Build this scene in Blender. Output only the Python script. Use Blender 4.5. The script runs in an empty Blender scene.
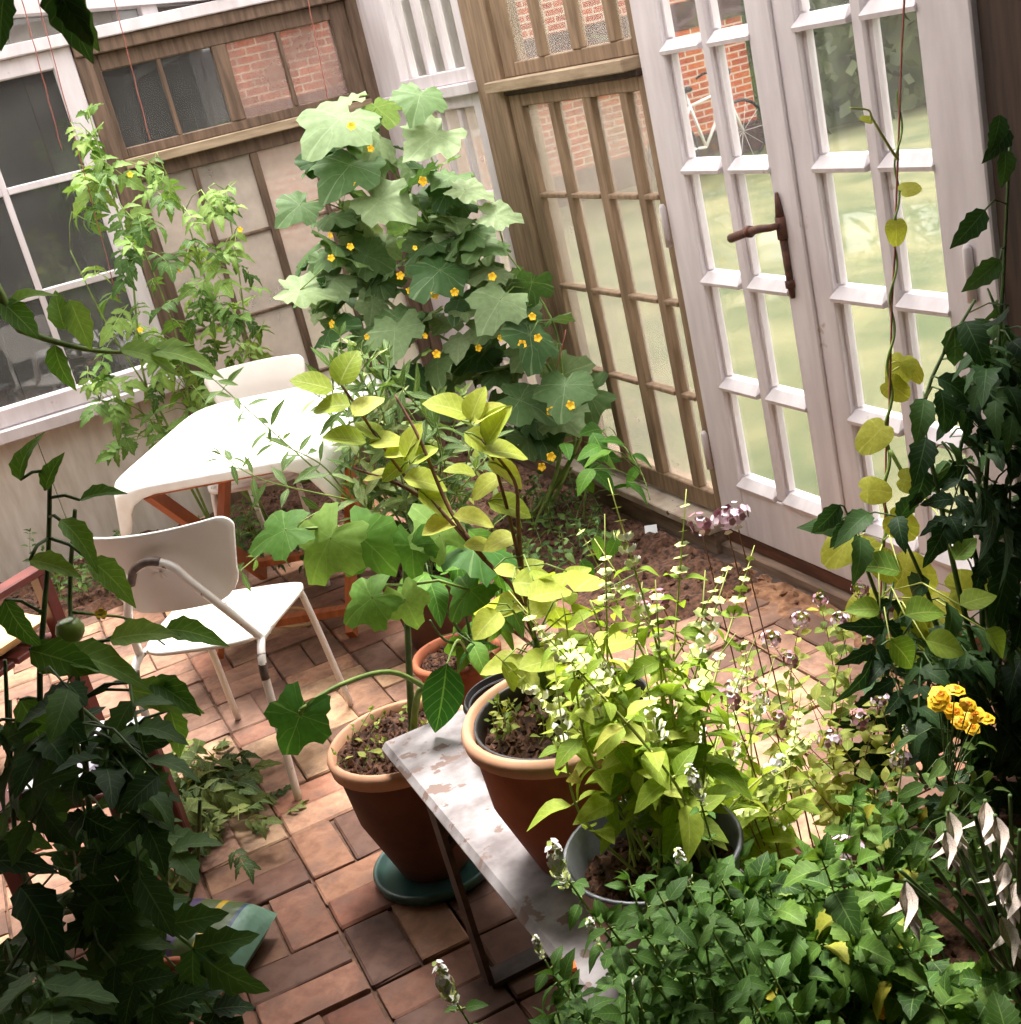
import bpy, bmesh, math, random
from mathutils import Vector, Matrix, Quaternion
random.seed(7)
R = random.Random(11)
SC = bpy.context.scene
COL = SC.collection

# ------------------------------------------------------------------ camera
CAM_H = 1.75
YAW, PITCH, ROLL, FPX = math.radians(19.857), math.radians(19.654), math.radians(-13.69), 1278.8
IW, IH = 1021, 1024
cd = Vector((math.sin(YAW)*math.cos(PITCH), math.cos(YAW)*math.cos(PITCH), -math.sin(PITCH)))
r0 = Vector((math.cos(YAW), -math.sin(YAW), 0)); u0 = r0.cross(cd)
cr = r0*math.cos(ROLL)+u0*math.sin(ROLL); cu = -r0*math.sin(ROLL)+u0*math.cos(ROLL)
CAM = Vector((0, 0, CAM_H))
cam = bpy.data.cameras.new('camera'); co = bpy.data.objects.new('camera', cam); COL.objects.link(co)
m = Matrix.Identity(4)
for i in range(3):
    m[i][0] = cr[i]; m[i][1] = cu[i]; m[i][2] = -cd[i]; m[i][3] = CAM[i]
co.matrix_world = m
cam.sensor_fit = 'HORIZONTAL'; cam.sensor_width = 36; cam.lens = 36*FPX/IW; cam.clip_start = .05
SC.camera = co

# ------------------------------------------------------------------ light
w = bpy.data.worlds.new('overcast_sky'); SC.world = w; w.use_nodes = True
bg = w.node_tree.nodes['Background']; bg.inputs[0].default_value = (1.0, .955, .94, 1); bg.inputs[1].default_value = 2.1
sun = bpy.data.lights.new('sun', 'SUN'); sun.energy = 6.0; sun.angle = math.radians(20); sun.color = (1, .945, .89)
so = bpy.data.objects.new('sun', sun); COL.objects.link(so)
so.rotation_euler = Vector((-.22, -.50, -1.5)).to_track_quat('-Z', 'Y').to_euler()
SC.view_settings.view_transform = 'Standard'; SC.view_settings.look = 'None'
SC.view_settings.gamma = 1; SC.view_settings.use_curve_mapping = False
SC.view_settings.exposure = .98

# ------------------------------------------------------------------ pixel -> place
def ray(x, y):
    return (cd*FPX + cr*(x-IW/2) - cu*(y-IH/2)).normalized()
def at(x, y, Y=None, X=None, Z=None):
    v = ray(x, y)
    t = Y/v.y if Y is not None else X/v.x if X is not None else (Z-CAM_H)/v.z
    return CAM+v*t
def pix(p):
    c = Vector(p)-CAM; d = c.dot(cd)
    return (IW/2+FPX*c.dot(cr)/d, IH/2-FPX*c.dot(cu)/d)
def inpoly(p, poly):
    x, y = p; c = False; j = len(poly)-1
    for i in range(len(poly)):
        xi, yi = poly[i]; xj, yj = poly[j]
        if (yi > y) != (yj > y) and x < (xj-xi)*(y-yi)/(yj-yi)+xi: c = not c
        j = i
    return c
def rnd_poly(poly, rr=R):
    x0 = min(p[0] for p in poly); x1 = max(p[0] for p in poly); y0 = min(p[1] for p in poly); y1 = max(p[1] for p in poly)
    while True:
        p = (rr.uniform(x0, x1), rr.uniform(y0, y1))
        if inpoly(p, poly): return p

# ------------------------------------------------------------------ materials
def srgb(c):
    f = lambda v: (v/12.92 if v <= .04045 else ((v+.055)/1.055)**2.4)
    return tuple(f(v/255) for v in c)+(1,)
MATS = {}
def newmat(name):
    mt = bpy.data.materials.new(name); mt.use_nodes = True; MATS[name] = mt
    nt = mt.node_tree; return mt, nt, nt.nodes['Principled BSDF']
def noise(nt, scale, detail=4, stretch=None, coord='Object', rough=.55):
    tc = nt.nodes.new('ShaderNodeTexCoord'); n = nt.nodes.new('ShaderNodeTexNoise')
    n.inputs['Scale'].default_value = scale; n.inputs['Detail'].default_value = detail; n.inputs['Roughness'].default_value = rough
    if stretch:
        mp = nt.nodes.new('ShaderNodeMapping'); mp.inputs['Scale'].default_value = stretch
        nt.links.new(tc.outputs[coord], mp.inputs[0]); nt.links.new(mp.outputs[0], n.inputs[0])
    else: nt.links.new(tc.outputs[coord], n.inputs[0])
    return n.outputs[0]
def ramp(nt, fac, stops):
    r = nt.nodes.new('ShaderNodeValToRGB'); e = r.color_ramp.elements
    while len(e) < len(stops): e.new(.5)
    for k, (p, c) in enumerate(stops): e[k].position = p; e[k].color = c
    nt.links.new(fac, r.inputs[0]); return r.outputs[0]
def mix(nt, fac, a, b, blend='MIX'):
    mx = nt.nodes.new('ShaderNodeMix'); mx.data_type = 'RGBA'; mx.blend_type = blend
    for s, v in ((0, fac), (6, a), (7, b)):
        if isinstance(v, (int, float, tuple)): mx.inputs[s].default_value = v
        else: nt.links.new(v, mx.inputs[s])
    return mx.outputs[2]
def bump(nt, b, h, strength=.3, dist=.01):
    bp = nt.nodes.new('ShaderNodeBump'); bp.inputs['Strength'].default_value = strength; bp.inputs['Distance'].default_value = dist
    nt.links.new(h, bp.inputs['Height']); nt.links.new(bp.outputs[0], b.inputs['Normal'])
def mat(name, c1, c2=None, scale=8, rough=.7, lo=.35, hi=.65, stretch=None, bmp=.2, spots=None, spot_t=.62, spot_scale=20, metal=0, coord='Object'):
    mt, nt, b = newmat(name); b.inputs['Roughness'].default_value = rough; b.inputs['Metallic'].default_value = metal
    if c2 is None: b.inputs['Base Color'].default_value = srgb(c1); return mt
    n = noise(nt, scale, 6, stretch, coord)
    col = ramp(nt, n, [(lo, srgb(c1)), (hi, srgb(c2))])
    if spots:
        n2 = noise(nt, spot_scale, 5, None, coord)
        f = ramp(nt, n2, [(spot_t, (0, 0, 0, 1)), (spot_t+.03, (1, 1, 1, 1))])
        col = mix(nt, f, col, srgb(spots))
    nt.links.new(col, b.inputs['Base Color'])
    if bmp: bump(nt, b, n, bmp, .004)
    return mt
WHITE = mat('white_paint', (196, 188, 190), (212, 205, 207), 6, .55, stretch=(3, 3, .6), bmp=.15, spots=(176, 162, 152), spot_t=.70, spot_scale=9)
BROWN = mat('weathered_brown_wood', (112, 91, 70), (146, 122, 97), 7, .8, stretch=(6, 6, .7), bmp=.3)
BROWNH = mat('weathered_shelf_wood', (132, 112, 88), (168, 148, 122), 7, .8, stretch=(.8, .8, 6), bmp=.4)
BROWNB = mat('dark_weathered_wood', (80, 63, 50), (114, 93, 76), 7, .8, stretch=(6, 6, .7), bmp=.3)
DARKW = mat('dark_stained_wood', (44, 32, 25), (72, 54, 42), 6, .8, stretch=(6, 6, .6))
SILLW = mat('worn_grey_sill', (150, 132, 116), (196, 184, 168), 7, .8, spots=(104, 80, 60), spot_t=.6, spot_scale=14)
REDW = mat('red_brown_board', (70, 38, 24), (104, 62, 42), 6, .7, stretch=(6, .8, 6))
KERB = mat('grey_kerb_timber', (96, 78, 66), (140, 116, 98), 6, .85, stretch=(6, .8, 6))
CREAMW = mat('cream_board', (196, 186, 172), (218, 210, 200), 5, .75, stretch=(4, 4, .8))
RUST = mat('rusty_iron', (58, 34, 26), (104, 66, 50), 40, .75, bmp=.5)
IRON = mat('dark_iron', (40, 28, 24), (66, 50, 42), 30, .6, bmp=.3)
TERRA = mat('terracotta', (132, 68, 40), (166, 96, 62), 7, .8, spots=(120, 62, 38), spot_t=.66, spot_scale=10)
TERRAP = mat('pale_terracotta', (182, 132, 100), (204, 158, 128), 7, .8)
TERRAD = mat('dark_terracotta', (78, 46, 32), (108, 66, 46), 7, .8)
GLAZE = mat('green_glaze', (34, 66, 62), (52, 90, 82), 12, .35, bmp=.05)
BLACKP = mat('black_plastic', (26, 24, 24), (40, 38, 38), 10, .45, bmp=0)
ZINC = mat('zinc', (96, 98, 104), (134, 136, 140), 22, .45, metal=.6, bmp=.1)
SOIL = mat('soil', (44, 27, 19), (104, 70, 50), 60, .95, bmp=1.0)
SANDSOIL = mat('sandy_soil', (110, 74, 52), (170, 128, 96), 26, .95, bmp=.8)
CHAIRP = mat('chipped_white_enamel', (226, 220, 214), (236, 231, 226), 8, .4, spots=(92, 74, 62), spot_t=.665, spot_scale=34, bmp=.05)
CHIP = mat('bare_steel_patch', (70, 56, 50), (112, 96, 88), 30, .6)
SEATP = mat('white_seat_laminate', (232, 226, 220), (240, 236, 230), 5, .4, bmp=0)
CLOTH = mat('white_tablecloth', (240, 236, 234), (246, 243, 241), 30, .9, bmp=.05)
ORWOOD = mat('orange_teak', (150, 78, 36), (188, 108, 58), 8, .55, stretch=(5, .8, .8))
BENCHP = mat('peeling_white_bench_paint', (116, 108, 108), (170, 165, 166), 12, .75, spots=(120, 100, 92), spot_t=.59, spot_scale=18)
TWINE = mat('red_twine', (128, 66, 54), (158, 96, 82), 60, .9)
BARK = mat('brown_bark', (92, 58, 42), (134, 92, 70), 30, .8)
GSTEM = mat('green_stem', (92, 118, 48), (132, 156, 74), 20, .6, bmp=0)
DSTEM = mat('dark_green_stem', (52, 74, 34), (86, 110, 54), 20, .6, bmp=0)
YSTEM = mat('yellow_green_stem', (150, 160, 74), (178, 186, 100), 20, .6, bmp=0)
RSTEM = mat('reddish_stem', (124, 78, 62), (150, 104, 80), 20, .6, bmp=0)
STRAW = mat('straw_stem', (196, 160, 108), (212, 180, 132), 20, .8, bmp=0)
YEL = mat('yellow_petal', (250, 196, 20), (255, 214, 50), 20, .6, bmp=0)
ORG = mat('orange_petal', (240, 140, 8), (248, 168, 24), 30, .6, bmp=0)
WPET = mat('white_petal', (238, 236, 228), (246, 244, 238), 20, .7, bmp=0)
LILAC = mat('lilac_petal', (216, 190, 208), (242, 226, 236), 60, .7, bmp=0)
MAUVE = mat('dusky_bract', (146, 92, 108), (178, 128, 140), 60, .8, bmp=0)
PAPER = mat('dry_papery_bloom', (196, 174, 168), (232, 220, 206), 40, .9, bmp=.2)
CALYX = mat('pale_green_calyx', (186, 204, 104), (210, 222, 138), 40, .6, bmp=0)
DKWALL = mat('dark_shed_board', (16, 13, 13), (27, 22, 22), 5, .9, stretch=(6, 6, .5))
CREAM = mat('cream_cushion', (226, 196, 140), (236, 210, 160), 14, .9)
PBLUE = mat('pale_blue_cloth', (186, 206, 214), (204, 220, 226), 14, .9)
TOMATO = mat('unripe_tomato', (112, 140, 62), (146, 166, 84), 9, .3, bmp=0)
MAROON = mat('maroon_wood', (82, 34, 30), (110, 52, 44), 9, .5)
PLAST = mat('white_tag_plastic', (226, 230, 236))
BLUEP = mat('blue_tag_print', (110, 140, 200))
OPLAST = mat('orange_plastic', (226, 110, 30))
TYRE = mat('tyre_rubber', (26, 26, 27))
BIKEW = mat('white_bike_paint', (214, 212, 208))
PLASTER = mat('house_wall_plaster', (150, 140, 130), (176, 166, 154), 5, .9)

def glass(name, haze, col, rough=.02, tint=(.97, .98, .97, 1)):
    mt, nt, b = newmat(name); nt.nodes.remove(b); out = nt.nodes['Material Output']
    tr = nt.nodes.new('ShaderNodeBsdfTransparent'); tr.inputs[0].default_value = tint
    gl = nt.nodes.new('ShaderNodeBsdfGlossy'); gl.inputs['Roughness'].default_value = rough; gl.inputs[0].default_value = (.9, .9, .9, 1)
    lw = nt.nodes.new('ShaderNodeLayerWeight'); lw.inputs[0].default_value = .5
    pw = nt.nodes.new('ShaderNodeMath'); pw.operation = 'POWER'; pw.inputs[1].default_value = 5; nt.links.new(lw.outputs['Facing'], pw.inputs[0])
    fr = nt.nodes.new('ShaderNodeMath'); fr.operation = 'MULTIPLY_ADD'; fr.inputs[1].default_value = .9; fr.inputs[2].default_value = .04; nt.links.new(pw.outputs[0], fr.inputs[0])
    m1 = nt.nodes.new('ShaderNodeMixShader'); nt.links.new(fr.outputs[0], m1.inputs[0]); nt.links.new(tr.outputs[0], m1.inputs[1]); nt.links.new(gl.outputs[0], m1.inputs[2])
    df = nt.nodes.new('ShaderNodeBsdfDiffuse'); df.inputs[0].default_value = srgb(col)
    tl = nt.nodes.new('ShaderNodeBsdfTranslucent'); tl.inputs[0].default_value = srgb(col)
    m2 = nt.nodes.new('ShaderNodeMixShader'); m2.inputs[0].default_value = .5; nt.links.new(df.outputs[0], m2.inputs[1]); nt.links.new(tl.outputs[0], m2.inputs[2])
    n = noise(nt, 5, 6); f = ramp(nt, n, [(.3, (haze*.6,)*3+(1,)), (.7, (min(1, haze*1.4),)*3+(1,))])
    m3 = nt.nodes.new('ShaderNodeMixShader'); nt.links.new(f, m3.inputs[0]); nt.links.new(m1.outputs[0], m3.inputs[1]); nt.links.new(m2.outputs[0], m3.inputs[2])
    nt.links.new(m3.outputs[0], out.inputs[0]); return mt
GLASS = glass('clear_glass', .03, (200, 200, 196))
GLASSD = glass('dusty_glass', .16, (190, 184, 176))
GLASSP = glass('pinkish_dusty_glass', .5, (150, 128, 120))
GLASSH = glass('hazy_glass', .30, (190, 180, 170))
GLASSW = glass('whitewashed_glass', .6, (196, 184, 174))

def brickmat():
    mt, nt, b = newmat('paving_brick'); b.inputs['Roughness'].default_value = .8
    oi = nt.nodes.new('ShaderNodeObjectInfo')
    n = noise(nt, 22, 8); n2 = noise(nt, 12, 6)
    f = ramp(nt, n, [(.3, srgb((150, 120, 104))), (.7, srgb((255, 250, 240)))])
    c = mix(nt, .75, oi.outputs['Color'], f, 'MULTIPLY')
    f2 = ramp(nt, n2, [(.50, (0, 0, 0, 1)), (.66, (.7, .7, .7, 1))])
    c = mix(nt, f2, c, srgb((92, 68, 58)))
    nt.links.new(c, b.inputs['Base Color']); bump(nt, b, n, .5, .004); return mt
BRICK = brickmat()
def housemat():
    mt, nt, b = newmat('red_house_brick'); b.inputs['Roughness'].default_value = .9
    tc = nt.nodes.new('ShaderNodeTexCoord'); mp = nt.nodes.new('ShaderNodeMapping'); mp.inputs['Rotation'].default_value = (math.radians(90), 0, 0)
    nt.links.new(tc.outputs['Object'], mp.inputs[0])
    bt = nt.nodes.new('ShaderNodeTexBrick'); nt.links.new(mp.outputs[0], bt.inputs[0])
    bt.inputs['Scale'].default_value = 1; bt.inputs['Brick Width'].default_value = .24; bt.inputs['Row Height'].default_value = .078; bt.inputs['Mortar Size'].default_value = .010
    bt.inputs['Color1'].default_value = srgb((170, 88, 58)); bt.inputs['Color2'].default_value = srgb((140, 66, 46)); bt.inputs['Mortar'].default_value = srgb((176, 158, 140))
    nt.links.new(bt.outputs[0], b.inputs['Base Color']); return mt
HOUSE = housemat()
DARKBR = mat('dark_brick_band', (62, 46, 48), (86, 64, 62), 12, .9)
LAWN = mat('lawn_grass', (60, 70, 38), (98, 96, 64), 1.6, .95, bmp=.3)

def leafmat(name, dark, midc, light, transl=.35, rough=.6, vein=.25, yellow=0):
    mt, nt, b = newmat(name); out = nt.nodes['Material Output']
    oi = nt.nodes.new('ShaderNodeObjectInfo')
    st = [(0, srgb(dark)), (.5, srgb(midc)), (.95 if yellow else 1, srgb(light))]
    if yellow: st.append((1, srgb((206, 190, 70))))
    c = ramp(nt, oi.outputs['Random'], st)
    n = noise(nt, 9, 3); c = mix(nt, .35, c, ramp(nt, n, [(.3, srgb((150, 160, 120))), (.7, (1, 1, 1, 1))]), 'MULTIPLY')
    uv = nt.nodes.new('ShaderNodeUVMap'); sp = nt.nodes.new('ShaderNodeSeparateXYZ'); nt.links.new(uv.outputs[0], sp.inputs[0])
    def mth(op, a, bb=None):
        k = nt.nodes.new('ShaderNodeMath'); k.operation = op
        for i, v in enumerate((a, bb)):
            if v is None: continue
            if isinstance(v, (int, float)): k.inputs[i].default_value = v
            else: nt.links.new(v, k.inputs[i])
        return k.outputs[0]
    av = mth('ABSOLUTE', mth('SUBTRACT', sp.outputs[1], .5))
    mid = mth('LESS_THAN', av, .022)
    sv = mth('FRACT', mth('MULTIPLY', mth('SUBTRACT', sp.outputs[0], mth('MULTIPLY', av, .5)), 7.0))
    side = mth('MULTIPLY', mth('LESS_THAN', sv, .12), .5)
    f = mth('MULTIPLY', mth('MAXIMUM', mid, side), vein)
    c = mix(nt, f, c, srgb(tuple(min(255, int(v*1.15+50)) for v in light)))
    nt.links.new(c, b.inputs['Base Color']); b.inputs['Roughness'].default_value = rough; b.inputs['Specular IOR Level'].default_value = .25
    bump(nt, b, mth('SUBTRACT', 1, mth('MAXIMUM', mid, mth('MULTIPLY', side, 2))), .35, .002)
    tl = nt.nodes.new('ShaderNodeBsdfTranslucent')
    nt.links.new(mix(nt, 1.0, c, (1.0, 1.0, .55, 1), 'MULTIPLY'), tl.inputs[0])
    ms = nt.nodes.new('ShaderNodeMixShader'); ms.inputs[0].default_value = transl
    nt.links.new(b.outputs[0], ms.inputs[1]); nt.links.new(tl.outputs[0], ms.inputs[2]); nt.links.new(ms.outputs[0], out.inputs[0])
    return mt
L_TOMB = leafmat('tomato_leaf', (62, 96, 40), (104, 140, 62), (150, 178, 92))
L_CUC = leafmat('cucumber_leaf', (64, 98, 52), (112, 142, 90), (164, 184, 140), vein=.12)
L_OLE = leafmat('oleander_leaf', (80, 112, 52), (124, 148, 84), (176, 190, 130))
L_YG = leafmat('lime_leaf', (150, 174, 58), (190, 204, 84), (220, 226, 116), .45)
L_SQ = leafmat('squash_leaf', (66, 116, 46), (104, 152, 64), (150, 186, 96), .4, vein=.12)
L_PEP = leafmat('pepper_leaf', (48, 98, 34), (84, 136, 44), (120, 166, 60), .4)
L_BAS = leafmat('basil_leaf', (136, 172, 52), (182, 206, 76), (216, 228, 112), .5, yellow=1)
L_BASB = leafmat('broad_bean_vine_leaf', (96, 136, 52), (136, 170, 66), (176, 198, 88), .45)
L_MINT = leafmat('mint_leaf', (48, 84, 36), (78, 118, 50), (116, 150, 74))
L_BALM = leafmat('lemon_balm_leaf', (50, 84, 32), (84, 122, 48), (126, 160, 70), yellow=1)
L_OREG = leafmat('oregano_leaf', (104, 130, 52), (150, 166, 76), (196, 200, 104), .45, yellow=1)
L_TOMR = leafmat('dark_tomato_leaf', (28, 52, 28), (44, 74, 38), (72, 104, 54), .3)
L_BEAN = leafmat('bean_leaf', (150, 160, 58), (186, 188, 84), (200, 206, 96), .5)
L_TOML = leafmat('shaded_deep_green_tomato_leaf', (34, 58, 32), (56, 88, 44), (88, 122, 62), .3)  # dark green leaf, with the left foreground's shade put into its colour
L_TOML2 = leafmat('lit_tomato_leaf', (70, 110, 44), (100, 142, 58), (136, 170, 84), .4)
L_WEED = leafmat('weed_leaf', (56, 84, 38), (84, 116, 56), (118, 146, 76), .3)
L_CUT = leafmat('wilted_cut_leaf', (44, 66, 34), (76, 100, 52), (140, 150, 80), .3)

# ------------------------------------------------------------------ mesh helpers
def mesh_obj(name, verts, faces, mt, parent=None, smooth=False, loc=(0, 0, 0)):
    me = bpy.data.meshes.new(name); me.from_pydata([tuple(v) for v in verts], [], faces)
    if mt: me.materials.append(mt)
    if smooth: me.polygons.foreach_set('use_smooth', [True]*len(me.polygons))
    o = bpy.data.objects.new(name, me); COL.objects.link(o); o.location = loc
    if parent: o.parent = parent
    return o
def box_vf(x, y, z, ch=0.0):
    x0, x1 = x; y0, y1 = y; z0, z1 = z
    if ch <= 0:
        v = [(a, b, c) for c in (z0, z1) for b in (y0, y1) for a in (x0, x1)]
        return v, [(0, 2, 3, 1), (4, 5, 7, 6), (0, 1, 5, 4), (2, 6, 7, 3), (0, 4, 6, 2), (1, 3, 7, 5)]
    bm = bmesh.new(); v, f = box_vf(x, y, z); vs = [bm.verts.new(p) for p in v]
    for q in f: bm.faces.new([vs[i] for i in q])
    bmesh.ops.bevel(bm, geom=list(bm.edges), offset=ch, segments=1, affect='EDGES')
    bm.verts.index_update(); V = [tuple(p.co) for p in bm.verts]; F = [tuple(p.index for p in q.verts) for q in bm.faces]; bm.free(); return V, F
def box(name, x, y, z, mt, parent=None, ch=.004):
    v, f = box_vf(x, y, z, ch); return mesh_obj(name, v, f, mt, parent)
class MB:
    def __init__(s): s.v = []; s.f = []
    def add(s, v, f):
        n = len(s.v); s.v += [tuple(p) for p in v]; s.f += [tuple(i+n for i in q) for q in f]
    def tube(s, pts, r0, r1=None, n=6, closed=False):
        pts = [Vector(p) for p in pts]; r1 = r0 if r1 is None else r1; base = len(s.v); N = len(pts)
        prev = None
        for i, p in enumerate(pts):
            a = pts[(i-1) % N] if closed else pts[max(0, i-1)]; b = pts[(i+1) % N] if closed else pts[min(N-1, i+1)]
            t = (b-a)
            t = t.normalized() if t.length > 1e-9 else Vector((0, 0, 1))
            if prev is None:
                q = t.orthogonal().normalized()
            else:
                q = prev-t*prev.dot(t); q = q.normalized() if q.length > 1e-6 else t.orthogonal().normalized()
            prev = q; w2 = t.cross(q); r = r0+(r1-r0)*i/max(1, N-1)
            for k in range(n):
                an = 2*math.pi*k/n; s.v.append(tuple(p+(q*math.cos(an)+w2*math.sin(an))*r))
        for i in range(N if closed else N-1):
            for k in range(n):
                j = (i+1) % N; s.f.append((base+i*n+k, base+i*n+(k+1) % n, base+j*n+(k+1) % n, base+j*n+k))
        if not closed:
            s.f.append(tuple(base+k for k in reversed(range(n)))); s.f.append(tuple(base+(N-1)*n+k for k in range(n)))
    def lathe(s, prof, n=36, c=(0, 0, 0)):
        base = len(s.v)
        for r, z in prof:
            for k in range(n):
                a = 2*math.pi*k/n; s.v.append((c[0]+r*math.cos(a), c[1]+r*math.sin(a), c[2]+z))
        for i in range(len(prof)-1):
            for k in range(n): s.f.append((base+i*n+k, base+i*n+(k+1) % n, base+(i+1)*n+(k+1) % n, base+(i+1)*n+k))
    def build(s, name, mt, parent=None, smooth=True): return mesh_obj(name, s.v, s.f, mt, parent, smooth)
def spline(pts, n=6):
    P = [Vector(p) for p in pts]
    if len(P) < 3: return [P[0].lerp(P[-1], i/n) for i in range(n+1)]
    out = []
    for i in range(len(P)-1):
        a = P[max(0, i-1)]; b = P[i]; c = P[i+1]; d = P[min(len(P)-1, i+2)]
        for k in range(n):
            t = k/n; out.append(.5*((2*b)+(c-a)*t+(2*a-5*b+4*c-d)*t*t+(3*b-a-3*c+d)*t**3))
    out.append(P[-1]); return out
def empty(name, loc=(0, 0, 0), rz=0):
    o = bpy.data.objects.new(name, None); COL.objects.link(o); o.location = loc; o.rotation_euler = (0, 0, rz); o.empty_display_size = .05; return o
def tag(o, label=None, cat=None, group=None, kind=None):
    if label: o['label'] = label
    if cat: o['category'] = cat
    if group: o['group'] = group
    if kind: o['kind'] = kind
    return o
def struct(o): o['kind'] = 'structure'; return o

# ------------------------------------------------------------------ setting: ground, floor bricks
XW, YB = 2.03, 6.0
o = mesh_obj('floor_lawn', [(-40, -30, -.12), (60, -30, -.12), (60, 60, -.12), (-40, 60, -.12)], [(0, 1, 2, 3)], LAWN); o.name = 'lawn'; struct(o)
JOINT = mat('joint_sand', (70, 50, 40), (112, 84, 66), 30, .95)
floor = struct(box('floor', (-1.35, 2.12), (-1.2, 6.06), (-.10, -.012), JOINT, None, 0))
def brick_mesh(k):
    rr = random.Random(50+k); v, f = box_vf((-.1135, .1135), (-.0555, .0555), (-.05, 0), .004)
    v = [(a+rr.uniform(-.003, .003), b+rr.uniform(-.003, .003), c+rr.uniform(-.0015, .0015)) for a, b, c in v]
    me = bpy.data.meshes.new('brick'); me.from_pydata(v, [], f); me.materials.append(BRICK); return me
BM_ = [brick_mesh(k) for k in range(6)]
PITCH_B = .235; BX, BY = .152-.1175+.0, 2.50
TONES = [(140, 106, 88), (150, 118, 100), (164, 128, 108), (176, 138, 116), (188, 148, 122), (172, 124, 102), (200, 164, 136), (156, 122, 104), (212, 178, 144), (182, 146, 126)]
bl = []
for i in range(-8, 10):
    for j in range(-9, 16):
        cx = BX-.002+PITCH_B*(i+.5); cy = BY+PITCH_B*(j+.5)
        if not (-1.2 < cx < 1.95 and 0.4 < cy < 5.9): continue
        vert = (i+j) % 2 == 0
        for s in (-1, 1):
            x = cx+(s*.0575 if vert else 0); y = cy+(0 if vert else s*.0575)
            p = pix((x, y, 0)); vis = -40 < p[0] < 1060 and 380 < p[1] < 1070
            bl.append((0 if vis else 1, math.hypot(x, y), x, y, vert))
bl.sort()
rest = MB()
for n_, (nv, d_, x, y, vert) in enumerate(bl):
    me = R.choice(BM_); tz = R.uniform(-.004, .003); rz = (math.pi/2 if vert else 0)+R.uniform(-.018, .018)
    t = R.choice(TONES); k = R.uniform(.80, 1.10)
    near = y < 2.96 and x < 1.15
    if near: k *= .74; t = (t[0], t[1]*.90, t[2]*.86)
    if n_ < 300 and nv == 0:
        b = bpy.data.objects.new('brick', me); COL.objects.link(b); b.parent = floor
        b.location = (x+R.uniform(-.002, .002), y+R.uniform(-.002, .002), tz); b.rotation_euler = (R.uniform(-.008, .008), R.uniform(-.008, .008), rz)
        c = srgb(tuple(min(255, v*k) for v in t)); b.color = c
    else:
        M = Matrix.Translation((x, y, tz)) @ Matrix.Rotation(rz, 4, 'Z')
        rest.add([M @ v.co for v in me.vertices], [tuple(q.vertices) for q in me.polygons])
o = rest.build('far_paving', BRICK, floor, False); o.color = srgb((166, 120, 94)); o['kind'] = 'stuff'

# ------------------------------------------------------------------ walls
def wb(wall, a, z, d, name, mt, parent=None, ch=.004):
    """box in wall coordinates: a along the wall, z height, d depth (positive = outwards)"""
    if wall == 'R': return box(name, (XW+d[0], XW+d[1]), a, z, mt, parent, ch)
    return box(name, a, (YB+d[0], YB+d[1]), z, mt, parent, ch)
def window(name, wall, a, z, frame, bars_a, bars_z, mt, gmat, th=.02, bar=.022, barz=.016, proud=0.0, wide=None, fd=(-.012, .05), barmat=None):
    """frame = (left, right, bottom, top) member widths; bars_a, bars_z = bar centres"""
    e = struct(empty(name, (0, 0, 0))); a0, a1 = a; z0, z1 = z; l, r, bo, to = frame; bmt = barmat or mt
    wb(wall, (a0, a0+l), (z0, z1), fd, 'stile', mt, e); wb(wall, (a1-r, a1), (z0, z1), fd, 'stile', mt, e)
    wb(wall, (a0+l, a1-r), (z0, z0+bo), fd, 'bottom_rail', mt, e); wb(wall, (a0+l, a1-r), (z1-to, z1), fd, 'top_rail', mt, e)
    A = [a0+l]; Z = [z0+bo]
    for k, c in enumerate(bars_a):
        h = (wide or {}).get(k, bar)/2; wb(wall, (c-h, c+h), (z0+bo, z1-to), (-.004, .03), 'glazing_bar', bmt, e, .003); A += [c-h, c+h]
    A.append(a1-r)
    for c in bars_z: Z += [c-barz/2, c+barz/2]
    Z.append(z1-to)
    Z2 = sorted(Z); A2 = sorted(A)
    for i in range(0, len(A2), 2):
        for c in bars_z: wb(wall, (A2[i], A2[i+1]), (c-barz/2, c+barz/2), (-.010-proud, .026), 'cross_bar', bmt, e, .003)
        for j in range(0, len(Z2), 2): wb(wall, (A2[i]-.004, A2[i+1]+.004), (Z2[j]-.004, Z2[j+1]+.004), (.018, .021), 'pane', gmat[i//2] if isinstance(gmat, list) else gmat, e, 0)
    return e
# --- back wall
window('window_1', 'B', (-.60, .73), (.69, 2.15), (.09, .088, .08, .075), (.286, -.075), (1.20, 1.643), WHITE, GLASS, bar=.026, barz=.03, fd=(-.03, .05))
struct(wb('B', (-.62, .745), (.632, .688), (-.085, .05), 'trim_1', WHITE))
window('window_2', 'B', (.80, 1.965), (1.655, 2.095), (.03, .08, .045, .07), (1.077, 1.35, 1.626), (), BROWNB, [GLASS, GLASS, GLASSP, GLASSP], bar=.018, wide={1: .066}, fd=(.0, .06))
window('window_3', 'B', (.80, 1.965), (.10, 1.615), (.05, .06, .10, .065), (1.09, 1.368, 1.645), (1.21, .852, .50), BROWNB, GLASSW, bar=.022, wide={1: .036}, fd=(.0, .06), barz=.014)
struct(wb('B', (.80, 1.965), (1.612, 1.655), (-.06, .06), 'trim_2', BROWNH))
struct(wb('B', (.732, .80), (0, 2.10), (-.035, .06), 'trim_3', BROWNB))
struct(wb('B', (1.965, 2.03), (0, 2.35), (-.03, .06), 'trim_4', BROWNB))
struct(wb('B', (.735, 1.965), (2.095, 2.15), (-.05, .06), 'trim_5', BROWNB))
struct(wb('B', (-1.35, 2.03), (2.15, 2.20), (-.075, .06), 'trim_6', WHITE))
wl = struct(empty('wall_back', (0, YB, 0)))
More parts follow.
